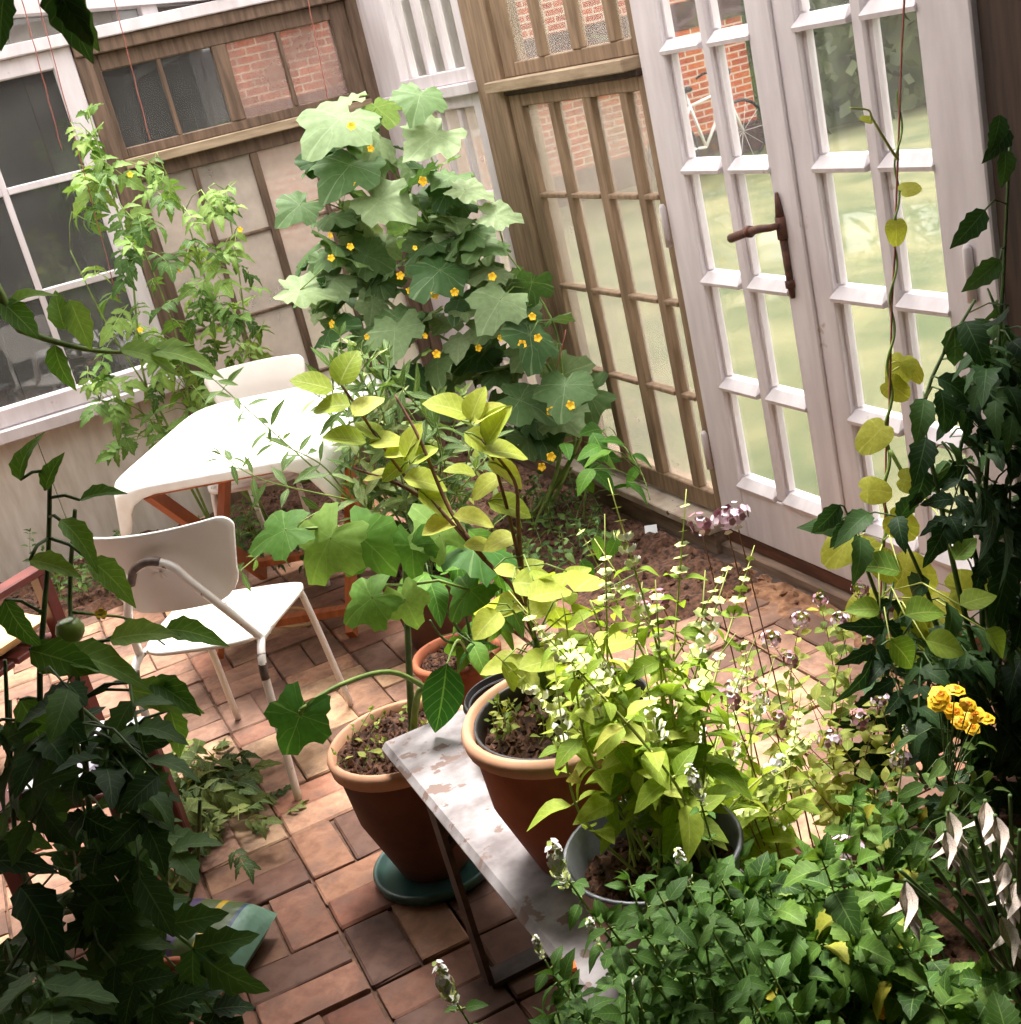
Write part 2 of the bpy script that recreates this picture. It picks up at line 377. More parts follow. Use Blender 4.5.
for k in range(5):
    x = -1.35+k*.47; box('cladding_board', (x, min(.73, x+.467)), (.0, .035), (0, .632), CREAMW, wl, .004) if x < .73 else None
box('cladding_board', (-1.35, -.60), (0, .04), (.632, 2.15), CREAMW, wl)
box('bottom_board', (.80, 1.965), (.0, .05), (-.01, .10), BROWN, wl)
# gable: rake board rising to the left, dark glazing beneath it
sl = .122
def rake(name, z0, z1, d0, d1, mt, parent=None, xa=-1.35, xb=2.1):
    v = []
    for x in (xa, xb):
        zz = 2.125+(2.03-x)*sl
        for y in (YB+d0, YB+d1):
            for dz in (z0, z1): v.append((x, y, zz+dz))
    return mesh_obj(name, v, [(0, 1, 3, 2), (4, 6, 7, 5), (0, 4, 5, 1), (2, 3, 7, 6), (0, 2, 6, 4), (1, 5, 7, 3)], mt, parent)
struct(rake('trim_7', 0, .10, -.075, .06, WHITE))
g = struct(empty('window_8', (0, 0, 0)))
wb('B', (1.062, 1.13), (2.195, 2.25), (-.05, .05), 'block', WHITE, g)
v = [(-1.35, YB+.02, 2.19), (1.4, YB+.02, 2.19), (1.4, YB+.02, 2.22), (-1.35, YB+.02, 2.54)]
mesh_obj('pane', v+[(a, b+.004, c) for a, b, c in v], [(0, 1, 2, 3), (7, 6, 5, 4), (0, 4, 5, 1), (3, 2, 6, 7)], GLASSD, g)
# --- right wall
window('window_4', 'R', (4.80, 5.90), (1.645, 2.20), (.07, .27, .055, .06), (5.10, 5.32, 5.54), (), WHITE, GLASSD, bar=.035, fd=(-.02, .05))
window('window_5', 'R', (4.80, 5.90), (.10, 1.60), (.07, .27, .10, .05), (5.08, 5.31, 5.54), (1.20, .83, .47), WHITE, GLASSW, bar=.035, fd=(-.02, .05), barz=.02)
struct(wb('R', (4.79, 5.90), (1.60, 1.645), (-.06, .05), 'trim_8', WHITE))
struct(wb('R', (5.90, 6.06), (0, 2.2), (-.015, .06), 'trim_9', WHITE))
struct(wb('R', (4.56, 4.80), (0.05, 2.25), (-.02, .08), 'trim_10', BROWN))
window('window_6', 'R', (3.545, 4.56), (1.63, 2.2), (.045, .10, .05, .06), (3.70, 3.95, 4.22), (), BROWN, GLASSD, bar=.045, wide={1: .06}, fd=(.0, .06))
window('window_7', 'R', (3.545, 4.56), (.12, 1.57), (.045, .10, .07, .045), (3.70, 3.95, 4.22), (1.20, .853, .53), BROWN, GLASSH, bar=.045, wide={1: .06}, fd=(-.005, .06), barz=.016)
struct(wb('R', (3.56, 4.62), (1.59, 1.63), (-.065, .06), 'trim_11', BROWNH))
struct(wb('R', (3.56, 4.56), (1.57, 1.59), (-.02, .06), 'trim_12', DARKW))
br = struct(empty('baseboard_right', (XW, 0, 0)))
box('sill_board', (-.085, .06), (3.53, 5.98), (.075, .105), SILLW, br)
box('base_beam', (-.065, .05), (3.53, 5.98), (-.05, .074), KERB, br)
box('threshold_board', (-.015, .06), (2.12, 3.53), (.035, .083), REDW, br)
box('kerb_beam', (-.045, .05), (2.12, 3.55), (-.05, .035), KERB, br)
box('stone_edging', (-.095, -.04), (3.0, 3.9), (-.05, -.001), mat('dark_stone', (60, 48, 42), (96, 80, 70), 20, .9), br)
def rail_vf(a0, a1, z0, sgn=1):
    """bevelled glazing rail: sloped top, proud nose, chamfered ends"""
    h = .038; pr = [(-.026, z0), (-.029, z0+.011), (-.004, z0+h), (.03, z0+h), (.03, z0)]
    v = []
    for a, c in ((a0, 1), (a1, -1)):
        for d, z in pr: v.append((XW+d, a+(c*.012 if d < 0 and z > z0+.02 else 0), z))
    n = len(pr); return v, [tuple(range(n)), tuple(reversed(range(n, 2*n)))]+[(k, n+k, n+(k+1) % n, (k+1) % n) for k in range(n)]
def door(name, y0, y1, g0, g1, mu, handle):
    e = struct(empty(name, (0, 0, 0)))
    wb('R', (y0, g0), (.085, 2.16), (-.02, .03), 'stile', WHITE, e); wb('R', (g1, y1), (.085, 2.16), (-.02, .03), 'stile', WHITE, e)
    wb('R', (g0, g1), (.085, .262), (-.019, .03), 'bottom_panel', WHITE, e); wb('R', (g0, g1), (2.0, 2.16), (-.019, .03), 'top_rail', WHITE, e)
    wb('R', (mu-.022, mu+.022), (.262, 2.0), (-.016, .03), 'muntin', WHITE, e, .006)
    Z = [.26, .597, .937, 1.275, 1.617, 1.955]
    for z in Z:
        for a in ((g0-.008, mu-.024), (mu+.024, g1+.008)):
            v, f = rail_vf(a[0], a[1], z); mesh_obj('glazing_rail', v, f, WHITE, e)
    for k in range(5):
        for a in ((g0, mu-.022), (mu+.022, g1)):
            wb('R', a, (Z[k]+.03, Z[k+1]+.01), (.012, .015), 'pane', GLASS, e, 0)
            wb('R', (a[1]-.014, a[1]), (Z[k]+.044, Z[k+1]), (-.002, .02), 'glazing_bead', WHITE, e, 0)
    return e
d1 = door('door_1', 2.852, 3.525, 2.955, 3.385, 3.166, True)
d2 = door('door_2', 2.205, 2.848, 2.328, 2.752, 2.528, False)
wb('R', (2.835, 2.868), (.10, 2.16), (-.030, -.018), 'cover_strip', WHITE, d2)
def hinge(parent, y, z):
    b = MB(); b.lathe([(0, 0), (.011, .002), (.011, .125), (.006, .135), (0, .136)], 10, (XW-.030, y, z)); b.build('hinge', WHITE, parent)
for y, z in ((3.535, 1.05), (3.535, .30), (3.535, 1.80)): hinge(d1, y, z)
for y, z in ((2.235, .98), (2.235, .32), (2.235, 1.8)): hinge(d2, y, z)
hb = MB(); Yh = 2.925
hb.tube([(XW-.026, Yh, .935), (XW-.028, Yh, .95), (XW-.028, Yh, .985), (XW-.028, Yh, 1.11)], .006, .011, 8)
hb.tube([(XW-.028, Yh, 1.10), (XW-.028, Yh, 1.16)], .015, .015, 8); hb.tube([(XW-.028, Yh, 1.16), (XW-.028, Yh, 1.19), (XW-.028, Yh, 1.225)], .013, .005, 8)
hb.tube([(XW-.028, Yh, .965), (XW-.028, Yh, .985)], .014, .014, 8)
hp = hb.build('handle_plate', RUST, d1)
hl = MB(); hl.tube(spline([(XW-.03, Yh, 1.138), (XW-.06, Yh+.005, 1.138), (XW-.07, Yh+.03, 1.138), (XW-.07, Yh+.09, 1.128), (XW-.07, Yh+.19, 1.105)], 3), .009, .013, 8)
hl.tube([(XW-.07, Yh+.085, 1.128), (XW-.07, Yh+.10, 1.127)], .017, .017, 8)
hl.build('lever', RUST, hp)
struct(wb('R', (2.15, 2.205), (0, 2.25), (-.035, .06), 'trim_13', WHITE))
struct(wb('R', (3.525, 3.548), (.10, 2.2), (-.008, .06), 'trim_14', WHITE))
wr = struct(empty('wall_right', (XW, 0, 0)))
for k in range(14):
    y1 = 2.15-k*.24; box('wall_board', (-.02+.004*(k % 2), .04), (max(-1.2, y1-.236), y1), (0, 2.3), DARKW, wr)
struct(wb('R', (-1.2, 6.06), (2.2, 2.30), (-.03, .08), 'trim_15', WHITE))
# --- walls beside and behind the camera, roof timbers, added roof panels for shade
struct(box('wall_left', (-1.47, -1.35), (-1.2, 6.1), (-.1, 2.9), PLASTER, None, 0))
struct(box('wall_front', (-1.47, 2.12), (-1.32, -1.2), (-.1, 2.9), PLASTER, None, 0))
SHADE_ROOF_Y = 1.55
v = [(x, y, 2.27+(2.03-x)*sl+dz) for dz in (0, .04) for y in (-1.3, SHADE_ROOF_Y) for x in (-1.45, 2.15)]
struct(mesh_obj('shade_ceiling', v, [(0, 1, 3, 2), (4, 6, 7, 5), (0, 4, 5, 1), (2, 3, 7, 6), (0, 2, 6, 4), (1, 5, 7, 3)], DARKW))  # unseen solid roof, front edge placed to darken the near plants
for k, (xa, xb, ya, yb) in enumerate(((-1.45, .50, 1.55, 3.05), (-1.45, .78, 3.05, 3.78), (1.62, 2.15, 1.55, 2.4))):  # extra unseen panels added so the left side, near floor and right stay shaded
    v = [(x, y, 2.275+(2.03-x)*sl+dz) for dz in (0, .03) for y in (ya, yb) for x in (xa, xb)]
    struct(mesh_obj('shade_ceiling', v, [(0, 1, 3, 2), (4, 6, 7, 5), (0, 4, 5, 1), (2, 3, 7, 6), (0, 2, 6, 4), (1, 5, 7, 3)], DARKW))
for k, (x, y0) in enumerate(((.50, 1.3), (-.5, 1.3), (1.4, 1.3))):
    zz = 2.24+(2.03-x)*sl
    o = box('trim_%d' % (20+k), (x-.03, x+.03), (y0, 5.93), (zz-.09, zz), BROWN); struct(o)

# ------------------------------------------------------------------ outside: brick house, shed, bicycle, hedge
hs = empty('brick_house', (6.2, 13.6, -.12)); tag(hs, 'red brick house with dark band seen across the lawn through door panes', 'house')
box('wall', (-5.6, 3.0), (0, .3), (0, 5.5), HOUSE, hs, 0)
box('plinth_band', (-5.62, 3.02), (-.03, .31), (0, .35), DARKBR, hs, 0); box('brick_band', (-5.61, 3.01), (-.015, .3), (1.55, 1.85), DARKBR, hs, 0); box('brick_band', (-5.61, 3.01), (-.015, .3), (2.7, 3.0), DARKBR, hs, 0)
hw = box('window', (-1.6, -.4), (-.03, .1), (1.0, 2.6), BIKEW, hs, 0); box('pane', (-1.52, -.48), (-.04, 0), (1.08, 2.52), DKWALL, hw, 0)
sh = empty('garden_shed', (-.9, 8.3, -.12)); tag(sh, 'dark boarded shed standing behind the white back window', 'shed')
for k in range(18): box('wall_board', (-2.6+k*.30, -2.6+k*.30+.305), (.006*(k % 2), .05), (0, 2.9), DKWALL, sh, .004)
rb = MB()
rb.add([(-2.9, -.9, 2.85), (3.2, -.9, 2.85), (3.2, 2.6, 3.6), (-2.9, 2.6, 3.6)]+[(-2.9, -.9, 2.92), (3.2, -.9, 2.92), (3.2, 2.6, 3.67), (-2.9, 2.6, 3.67)], [(3, 2, 1, 0), (4, 5, 6, 7), (0, 1, 5, 4), (2, 3, 7, 6), (1, 2, 6, 5), (3, 0, 4, 7)])
rb.build('roof', DARKBR, sh, False)
def bicycle():
    e = empty('bicycle', (7.95, 12.75, -.12), math.radians(8)); tag(e, 'white bicycle leaning on the red brick house', 'bicycle')
    for x in (-.52, .52):
        b = MB(); b.tube([(x+.34*math.cos(a), 0, .35+.34*math.sin(a)) for a in [2*math.pi*k/28 for k in range(28)]], .018, n=6, closed=True); wv = b.build('wheel', TYRE, e)
        s = MB()
        for k in range(10):
            a = 2*math.pi*k/10; s.tube([(x, 0, .35), (x+.33*math.cos(a), 0, .35+.33*math.sin(a))], .003, n=3)
        s.build('spokes', BIKEW, wv)
    b = MB(); 
    for p, q in (((-.52, 0, .35), (-.05, 0, .30)), ((-.52, 0, .35), (-.18, 0, .78)), ((-.05, 0, .30), (-.22, 0, .92)), ((-.05, 0, .30), (.34, 0, .78)), ((-.18, 0, .78), (.33, 0, .84)), ((.52, 0, .35), (.31, 0, .95))): b.tube([p, q], .018, n=6)
    b.build('frame', BIKEW, e)
    b = MB(); b.tube(spline([(.20, -.28, 1.02), (.28, -.2, 1.06), (.31, 0, 1.02), (.28, .2, 1.06), (.20, .28, 1.02)], 4), .014, n=6); b.tube([(.31, 0, .93), (.31, 0, 1.03)], .015); b.build('handlebar', TYRE, e)
    b = MB(); b.lathe([(0, .92), (.09, .93), (.11, .96), (.07, .99), (0, .995)], 10, (-.24, 0, 0)); b.build('saddle', TYRE, e)
bicycle()

# ------------------------------------------------------------------ leaf meshes
class LM:
    def __init__(s): s.v = []; s.f = []; s.uv = []
    def blade(s, M, L, W, prof, rows=7, fold=.25, droop=.3, serr=0.0, cols=2, wav=0.0, rr=None, twist=0):
        base = len(s.v); C = 2*cols+1
        for i in range(rows+1):
            t = i/rows; hw = W*prof(t)
            if serr and 0 < i < rows: hw *= 1+serr*(1 if i % 2 else -1)
            for c in range(C):
                q = (c-cols)/cols; x = q*hw; ph = wav*math.sin(t*9+q*3) if wav else 0
                z = fold*abs(x)-droop*L*t*t+ph*abs(q)*L*.12
                p = Vector((x, L*(t-.10*droop*t*t)-(.04*L*abs(q)*serr if serr else 0), z))
                if twist: p = Matrix.Rotation(twist*t, 3, 'Y') @ p
                s.v.append(tuple(M @ p)); s.uv.append((t, q*.5+.5))
        for i in range(rows):
            for c in range(C-1):
                a = base+i*C+c; s.f.append((a, a+1, a+C+1, a+C))
    def radial(s, outline, cup=.1, droop=.2, wav=.06, rr=None):
        n = len(outline); base = len(s.v); s.v.append((0, 0, 0)); s.uv.append((0, .5)); ph = rr.uniform(0, 6)
        for ring, k in ((0, .5), (1, 1.0)):
            for j, (x, y) in enumerate(outline):
                xx, yy = x*k, y*k; d = math.hypot(xx, yy)
                z = cup*abs(xx)-droop*d*d+(wav*math.sin(j*1.9+ph) if ring else .0)
                s.v.append((xx, yy, z)); an = math.atan2(x, y+.2); s.uv.append((.3, .5+.5*math.sin(an*2.5)))
        for j in range(n):
            k = (j+1) % n
            s.f.append((base, base+1+j, base+1+k)); s.f.append((base+1+j, base+1+n+j, base+1+n+k, base+1+k))
    def mesh(s, name, mt):
        me = bpy.data.meshes.new(name); me.from_pydata(s.v, [], s.f); me.materials.append(mt)
        ul = me.uv_layers.new(name='UVMap')
        for lp in me.loops: ul.data[lp.index].uv = s.uv[lp.vertex_index]
        me.polygons.foreach_set('use_smooth', [True]*len(me.polygons)); return me
P_OV = lambda t: (math.sin(math.pi*min(1, t**.72))**.85)*.5 if 0 < t < 1 else .012
P_LAN = lambda t: (math.sin(math.pi*t**.85))*.5 if 0 < t < 1 else .01
P_RND = lambda t: (math.sin(math.pi*t**.8)**.6)*.5 if 0 < t < 1 else .02
I4 = Matrix.Identity(3)
def k_ovate(mt, ratio=.55, serr=0, droop=(.1, .5), fold=(.15, .5), rows=7, cols=1, prof=P_OV, wav=.15, n=4, seed=1):
    out = []; rr = random.Random(seed)
    for k in range(n):
        l = LM(); l.blade(I4, 1, ratio*rr.uniform(.88, 1.1), prof, rows, rr.uniform(*fold), rr.uniform(*droop), serr, cols, wav, rr); out.append(l.mesh('leaf', mt))
    return out
def k_tomato(mt, n=4, seed=3, droop=.35, pairs=3, curl=(.1, .7)):
    out = []; rr = random.Random(seed)
    for k in range(n):
        l = LM(); dr = droop*rr.uniform(.6, 1.3)
        rp = lambda t: Vector((0, t*.72, -dr*t*t*.6))
        for i in range(4):
            base = len(l.v)
            for t in (i/4, (i+1)/4):
                p = rp(t)
                for dx, dz in ((-.010, 0), (0, .012), (.010, 0)): l.v.append((p.x+dx, p.y, p.z+dz)); l.uv.append((.5, .5))
            l.f += [(base, base+1, base+4, base+3), (base+1, base+2, base+5, base+4)]
        def leaflet(t, ang, L):
            p = rp(t); M = Matrix.Rotation(-ang, 3, 'Z') @ Matrix.Rotation(rr.uniform(-.35, .25), 3, 'X') @ Matrix.Rotation(rr.uniform(-.4, .4), 3, 'Y')
            b = len(l.v); l.blade(M, L, .52*L*rr.uniform(.85, 1.15), P_OV, 8, rr.uniform(.1, .5), rr.uniform(*curl), .17, 1, .1, rr)
            for q in range(b, len(l.v)): l.v[q] = tuple(Vector(l.v[q])+p)
        for j in range(pairs):
            t = .30+.58*j/max(1, pairs-1)
            for s in (-1, 1): leaflet(t+rr.uniform(-.03, .03), s*rr.uniform(.8, 1.25), rr.uniform(.30, .40)*(1 if j else .85))
        leaflet(.97, rr.uniform(-.2, .2), rr.uniform(.40, .48)); out.append(l.mesh('leaf', mt))
    return out
def k_lobed(mt, n=4, seed=5, depth=.18, droop=(.15, .5)):
    out = []; rr = random.Random(seed); N = 34
    for k in range(n):
        ol = []
        for j in range(N):
            th = 2*math.pi*(j+.5)/N; a = th-math.pi            # a=0 at tip (+y), +-pi at the petiole notch
            r = .50+depth*abs(math.cos(2.5*a))**1.5*(.8+.3*math.cos(a))-.04
            r += .12*max(0, math.cos(a))**6
            if abs(a) > 2.75: r *= .38+.62*(math.pi-abs(a))/.39*.6
            r *= 1+.045*(1 if j % 2 else -1)*rr.uniform(.5, 1.2)
            ol.append((math.sin(a)*r, math.cos(a)*r))
        l = LM(); l.radial(ol, rr.uniform(-.05, .2), rr.uniform(*droop), rr.uniform(.02, .06), rr); out.append(l.mesh('leaf', mt))
    return out
def k_heart(mt, n=3, seed=6):
    out = []; rr = random.Random(seed); N = 22
    for k in range(n):
        ol = []
        for j in range(N):
            a = 2*math.pi*(j+.5)/N-math.pi; r = .46+.12*math.cos(a)+.30*max(0, math.cos(a))**5
            if abs(a) > 2.6: r *= .45+.55*(math.pi-abs(a))/.54
            ol.append((math.sin(a)*r, math.cos(a)*r))
        l = LM(); l.radial(ol, rr.uniform(.0, .25), rr.uniform(.2, .5), .02, rr); out.append(l.mesh('leaf', mt))
    return out
def k_star(mt, petals=5, name='flower', cup=.4):
    v = [(0, 0, 0)]; f = []
    for p in range(petals):
        a = 2*math.pi*p/petals; b = len(v)
        for da, r, z in ((-.62, .35, .1), (-.55, .78, .3), (0, 1, .25), (.55, .78, .3), (.62, .35, .1)):
            v.append((math.sin(a+da)*r, math.cos(a+da)*r, z*cup*2))
        f += [(0, b, b+4), (b, b+1, b+3, b+4), (b+1, b+2, b+3)]
    me = bpy.data.meshes.new(name); me.from_pydata(v, [], f); me.materials.append(mt); return me
def marigold_mesh():
    v = []; f = []; mi = []
    for ly, (rad, z, n, off) in enumerate(((1.0, 0, 7, 0), (.72, .22, 6, .4), (.38, .36, 5, .2))):
        for p in range(n):
            a = 2*math.pi*p/n+off; b = len(v); hw = 3.4/n
            for da, r, dz in ((0, .05, 0), (-hw*.7, .55*rad, .08), (-hw, .92*rad, .02), (0, rad*1.05, -.05), (hw, .92*rad, .02), (hw*.7, .55*rad, .08)): v.append((math.sin(a+da)*r, math.cos(a+da)*r, z+dz+.02*(p % 2)))
            f += [(b, b+1, b+5), (b+1, b+2, b+4, b+5), (b+2, b+3, b+4)]; mi += [1 if ly == 2 else 0]*3
    me = bpy.data.meshes.new('flower'); me.from_pydata(v, [], f); me.materials.append(YEL); me.materials.append(ORG); me.polygons.foreach_set('material_index', mi); return me
def blob_mesh(name, mt, n, rad, size, seed, squash=1.0, shape='ball', mt2=None):
    """a cluster of little four-petalled florets"""
    rr = random.Random(seed); v = []; f = []; mi = []
    for k in range(n):
        d = Vector((rr.gauss(0, 1), rr.gauss(0, 1), rr.gauss(0, 1))).normalized()
        p = Vector((d.x*rad, d.y*rad, d.z*rad*squash))*rr.uniform(.5, 1)
        q = Quaternion(d, rr.uniform(0, 6)); a = d.orthogonal().normalized(); b_ = d.cross(a); i0 = len(v); s = size*rr.uniform(.7, 1.2)
        v.append(tuple(p+d*s*.25))
        for m_ in range(5):
            an = 2*math.pi*m_/5+rr.uniform(0, .4); v.append(tuple(p+(a*math.cos(an)+b_*math.sin(an))*s+d*s*.3))
        for m_ in range(5): f.append((i0, i0+1+m_, i0+1+(m_+1) % 5)); mi.append(1 if mt2 and k % 3 == 0 else 0)
    me = bpy.data.meshes.new(name); me.from_pydata(v, [], f); me.materials.append(mt)
    if mt2: me.materials.append(mt2)
    me.polygons.foreach_set('material_index', mi); return me

# ------------------------------------------------------------------ plant builder
class Plant:
    def __init__(s, name, label, cat, base, group=None):
        s.base = Vector(base); s.e = empty(name, base); tag(s.e, label, cat, group); s.pet = MB(); s.nodes = []; s.count = 0; s.mass = LM()
    def stem(s, pts, r0, r1, mt, name='stem', n=6, seg=5):
        P = spline(pts, seg); b = MB(); b.tube([p-s.base for p in P], r0, r1, n); o = b.build(name, mt, s.e); s.nodes += P; return P
    def put(s, me, name, pos, yaxis, zaxis, scale):
        y = Vector(yaxis).normalized(); z = Vector(zaxis); z = z-y*z.dot(y)
        z = z.normalized() if z.length > 1e-4 else y.orthogonal().normalized()
        x = y.cross(z); M = Matrix((x, y, z)).transposed()
        o = bpy.data.objects.new(name, me); COL.objects.link(o); o.parent = s.e; o.location = Vector(pos)-s.base
        o.rotation_mode = 'QUATERNION'; o.rotation_quaternion = M.to_quaternion(); o.scale = (scale,)*3; return o
    def leaf(s, kind, pos, d, up, size, from_=None, pr=.0016):
        me = R.choice(kind); d = Vector(d).normalized()
        if from_ is not None and (Vector(from_)-Vector(pos)).length > .004:
            a = Vector(from_); b = Vector(pos); mid = a.lerp(b, .55)+Vector((0, 0, .12*(b-a).length))
            s.pet.tube([p-s.base for p in (a, mid, b)], pr, pr*.8, 4)
        s.count += 1
        if s.count > 290: return s.mass_leaf(me, pos, d, up, size)
        return s.put(me, 'leaf', pos, d, up, size)
    def mass_leaf(s, me, pos, d, up, size):
        y = Vector(d).normalized(); z = Vector(up); z = (z-y*z.dot(y)).normalized(); x = y.cross(z); M = Matrix((x, y, z)).transposed(); b = len(s.mass.v)
        s.mass.v += [tuple(M @ (v.co*size)+Vector(pos)-s.base) for v in me.vertices]; s.mass.f += [tuple(i+b for i in q.vertices) for q in me.polygons]
        uv = [None]*len(me.vertices); dl = me.uv_layers[0].data
        for lp in me.loops: uv[lp.vertex_index] = tuple(dl[lp.index].uv)
        s.mass.uv += uv; s.massmat = me.materials[0]
    def cloud(s, kind, poly, n, depth, size, tilt=.5, up=.9, axis='Y', outward=None, pr=.0018):
        """leaves inside the region the plant fills, each on a petiole from the nearest stem"""
        for k in range(n):
            px = rnd_poly(poly); D = depth(px) if callable(depth) else R.uniform(*depth)
            p = at(px[0], px[1], **{axis: D}); sz = R.uniform(*size)
            q = min(s.nodes, key=lambda a: (a-p).length+.6*max(0, a.z-p.z))
            d = (p-q); d.z *= .4; d += Vector((R.gauss(0, .5), R.gauss(0, .5), R.gauss(-.1, .3)))*max(.05, d.length)
            d = d.normalized(); d.z -= tilt*R.uniform(.2, 1); d.normalize()
            u = Vector((R.gauss(0, .35), R.gauss(-.25, .35), up))
            s.leaf(kind, p-d*sz*.5, d, u, sz, q, pr)
    def sprig(s, base, top, kind, size, gap, r=.0025, mt=None, bend=.15, start=.2, opposite=True, tipleaf=True, up=.8, spread=.9, jitter=.2, shrink=.5, name='stem'):
        base = Vector(base); top = Vector(top); L = (top-base).length
        mid = base.lerp(top, .5)+Vector((R.gauss(0, bend), R.gauss(0, bend), abs(R.gauss(0, bend))*.5))*L
        P = spline([base, mid, top], 7); b = MB(); b.tube([p-s.base for p in P], r, r*.5, 5); b.build(name, mt or GSTEM, s.e); s.nodes += P
        n = max(2, int(L*(1-start)/gap)); ang = R.uniform(0, 6.28)
        for i in range(n):
            t = start+(1-start)*(i+.5)/n; f = t*(len(P)-1); i0 = min(len(P)-2, int(f)); p = P[i0].lerp(P[i0+1], f-i0)
            ax = (P[i0+1]-P[i0]).normalized(); a = ax.orthogonal().normalized(); ang += 1.57 if opposite else 2.4
            for k in range(2 if opposite else 1):
                dr = Quaternion(ax, ang+k*math.pi+R.gauss(0, .2)) @ a
                d = dr*spread+ax*R.uniform(.1, .7)+Vector((R.gauss(0, jitter), R.gauss(0, jitter), R.gauss(-.15, jitter)))
                sz = R.uniform(*size)*(1-shrink*max(0, t-.55)/.45)
                s.leaf(kind, p+dr*.006, d, Vector((R.gauss(0, .3), R.gauss(-.15, .3), up))+ax*.3, sz, p, r*.5)
        if tipleaf:
            for k in range(3):
                a = Vector((R.gauss(0, .5), R.gauss(0, .5), .8)); s.leaf(kind, P[-1], a, Vector((a.y, -a.x, .5)), R.uniform(*size)*.5)
        return P
    def done(s, mt=None):
        if s.mass.v:
            o = bpy.data.objects.new('leaf_mass', s.mass.mesh('leaf_mass', s.massmat)); COL.objects.link(o); o.parent = s.e; o['kind'] = 'stuff'
        if s.pet.v:
            o = s.pet.build('petioles', mt or GSTEM, s.e); o['kind'] = 'stuff'

#@OBJECTS
# ------------------------------------------------------------------ soil beds
def clod(v, f, c, r, rr):
    n = len(v); q = [rr.uniform(.6, 1.25)*r for _ in range(6)]
    for k, d in enumerate(((1, 0, 0), (0, 1, 0), (-1, 0, 0), (0, -1, 0), (0, 0, 1), (0, 0, -1))): v.append(tuple(c[i]+d[i]*q[k]+rr.uniform(-.2, .2)*r for i in range(3)))
    for k in range(4): f.append((n+k, n+(k+1) % 4, n+4)); f.append((n+(k+1) % 4, n+k, n+5))
def lumpy(name, poly_fn, x, y, nx, ny, mt, label, h, seed, z0=-.005):
    rr = random.Random(seed); v = []; f = []
    from mathutils import noise as nz
    for j in range(ny+1):
        for i in range(nx+1):
            xx = x[0]+(x[1]-x[0])*i/nx; yy = y[0]+(y[1]-y[0])*j/ny
            ed = min(i, nx-i, j, ny-j)/4; ed = min(1, max(0, ed))
            e2 = poly_fn(xx, yy) if poly_fn else 1
            z = h*min(ed, e2)*(.55+.9*abs(nz.noise(Vector((xx*5, yy*5, seed))))) + .022*min(1, ed*2)*min(1, e2*2)*nz.noise(Vector((xx*23, yy*23, seed)))-(.02 if e2 <= 0 or ed <= 0 else 0)
            v.append((xx, yy, z0+z))
    for j in range(ny):
        for i in range(nx): a = j*(nx+1)+i; f.append((a, a+1, a+nx+2, a+nx+1))
    for k in range(int((x[1]-x[0])*(y[1]-y[0])*260)):
        i = rr.randrange(4, nx-3); j = rr.randrange(4, ny-3); p = v[j*(nx+1)+i]
        if p[2] < z0+.01: continue
        clod(v, f, (p[0]+rr.uniform(-.01, .01), p[1]+rr.uniform(-.01, .01), p[2]+.002), rr.uniform(.006, .018), rr)
    o = mesh_obj(name, v, f, mt, None, False); tag(o, label, 'soil', kind='stuff'); return o
lumpy('soil_bed', lambda x, y: max(-.2, min(1, (x-1.42+.30*max(0, 3.9-y))*3.5)), (1.2, 1.96), (3.18, 5.95), 46, 130, SOIL, 'dark crumbly soil bed below the windows beside the doors', .05, 3)
lumpy('soil_bed', None, (-1.3, 1.30), (5.16, 5.98), 110, 44, SOIL, 'soil bed along the foot of the cream boarded wall', .05, 4)
lumpy('soil_bed', lambda x, y: max(-.2, min(1, (2.02-y)*4, (x-1.06)*6 if y > 1.58 else 1)), (.95, 1.99), (.35, 2.1), 60, 90, SOIL, 'soil bed under the lemon balm and marigold', .06, 5)

lumpy('sand_drift', lambda x, y: max(-.2, min(1, (x-1.72-.12*math.sin(y*5))*5)), (1.55, 1.985), (2.1, 3.45), 40, 90, SANDSOIL, 'loose orange sand over the bricks along the door threshold', .018, 8)
lumpy('soil_bed', None, (.40, .94), (.35, 1.14), 40, 50, SOIL, 'soil bed under the mint with white spikes', .05, 6)
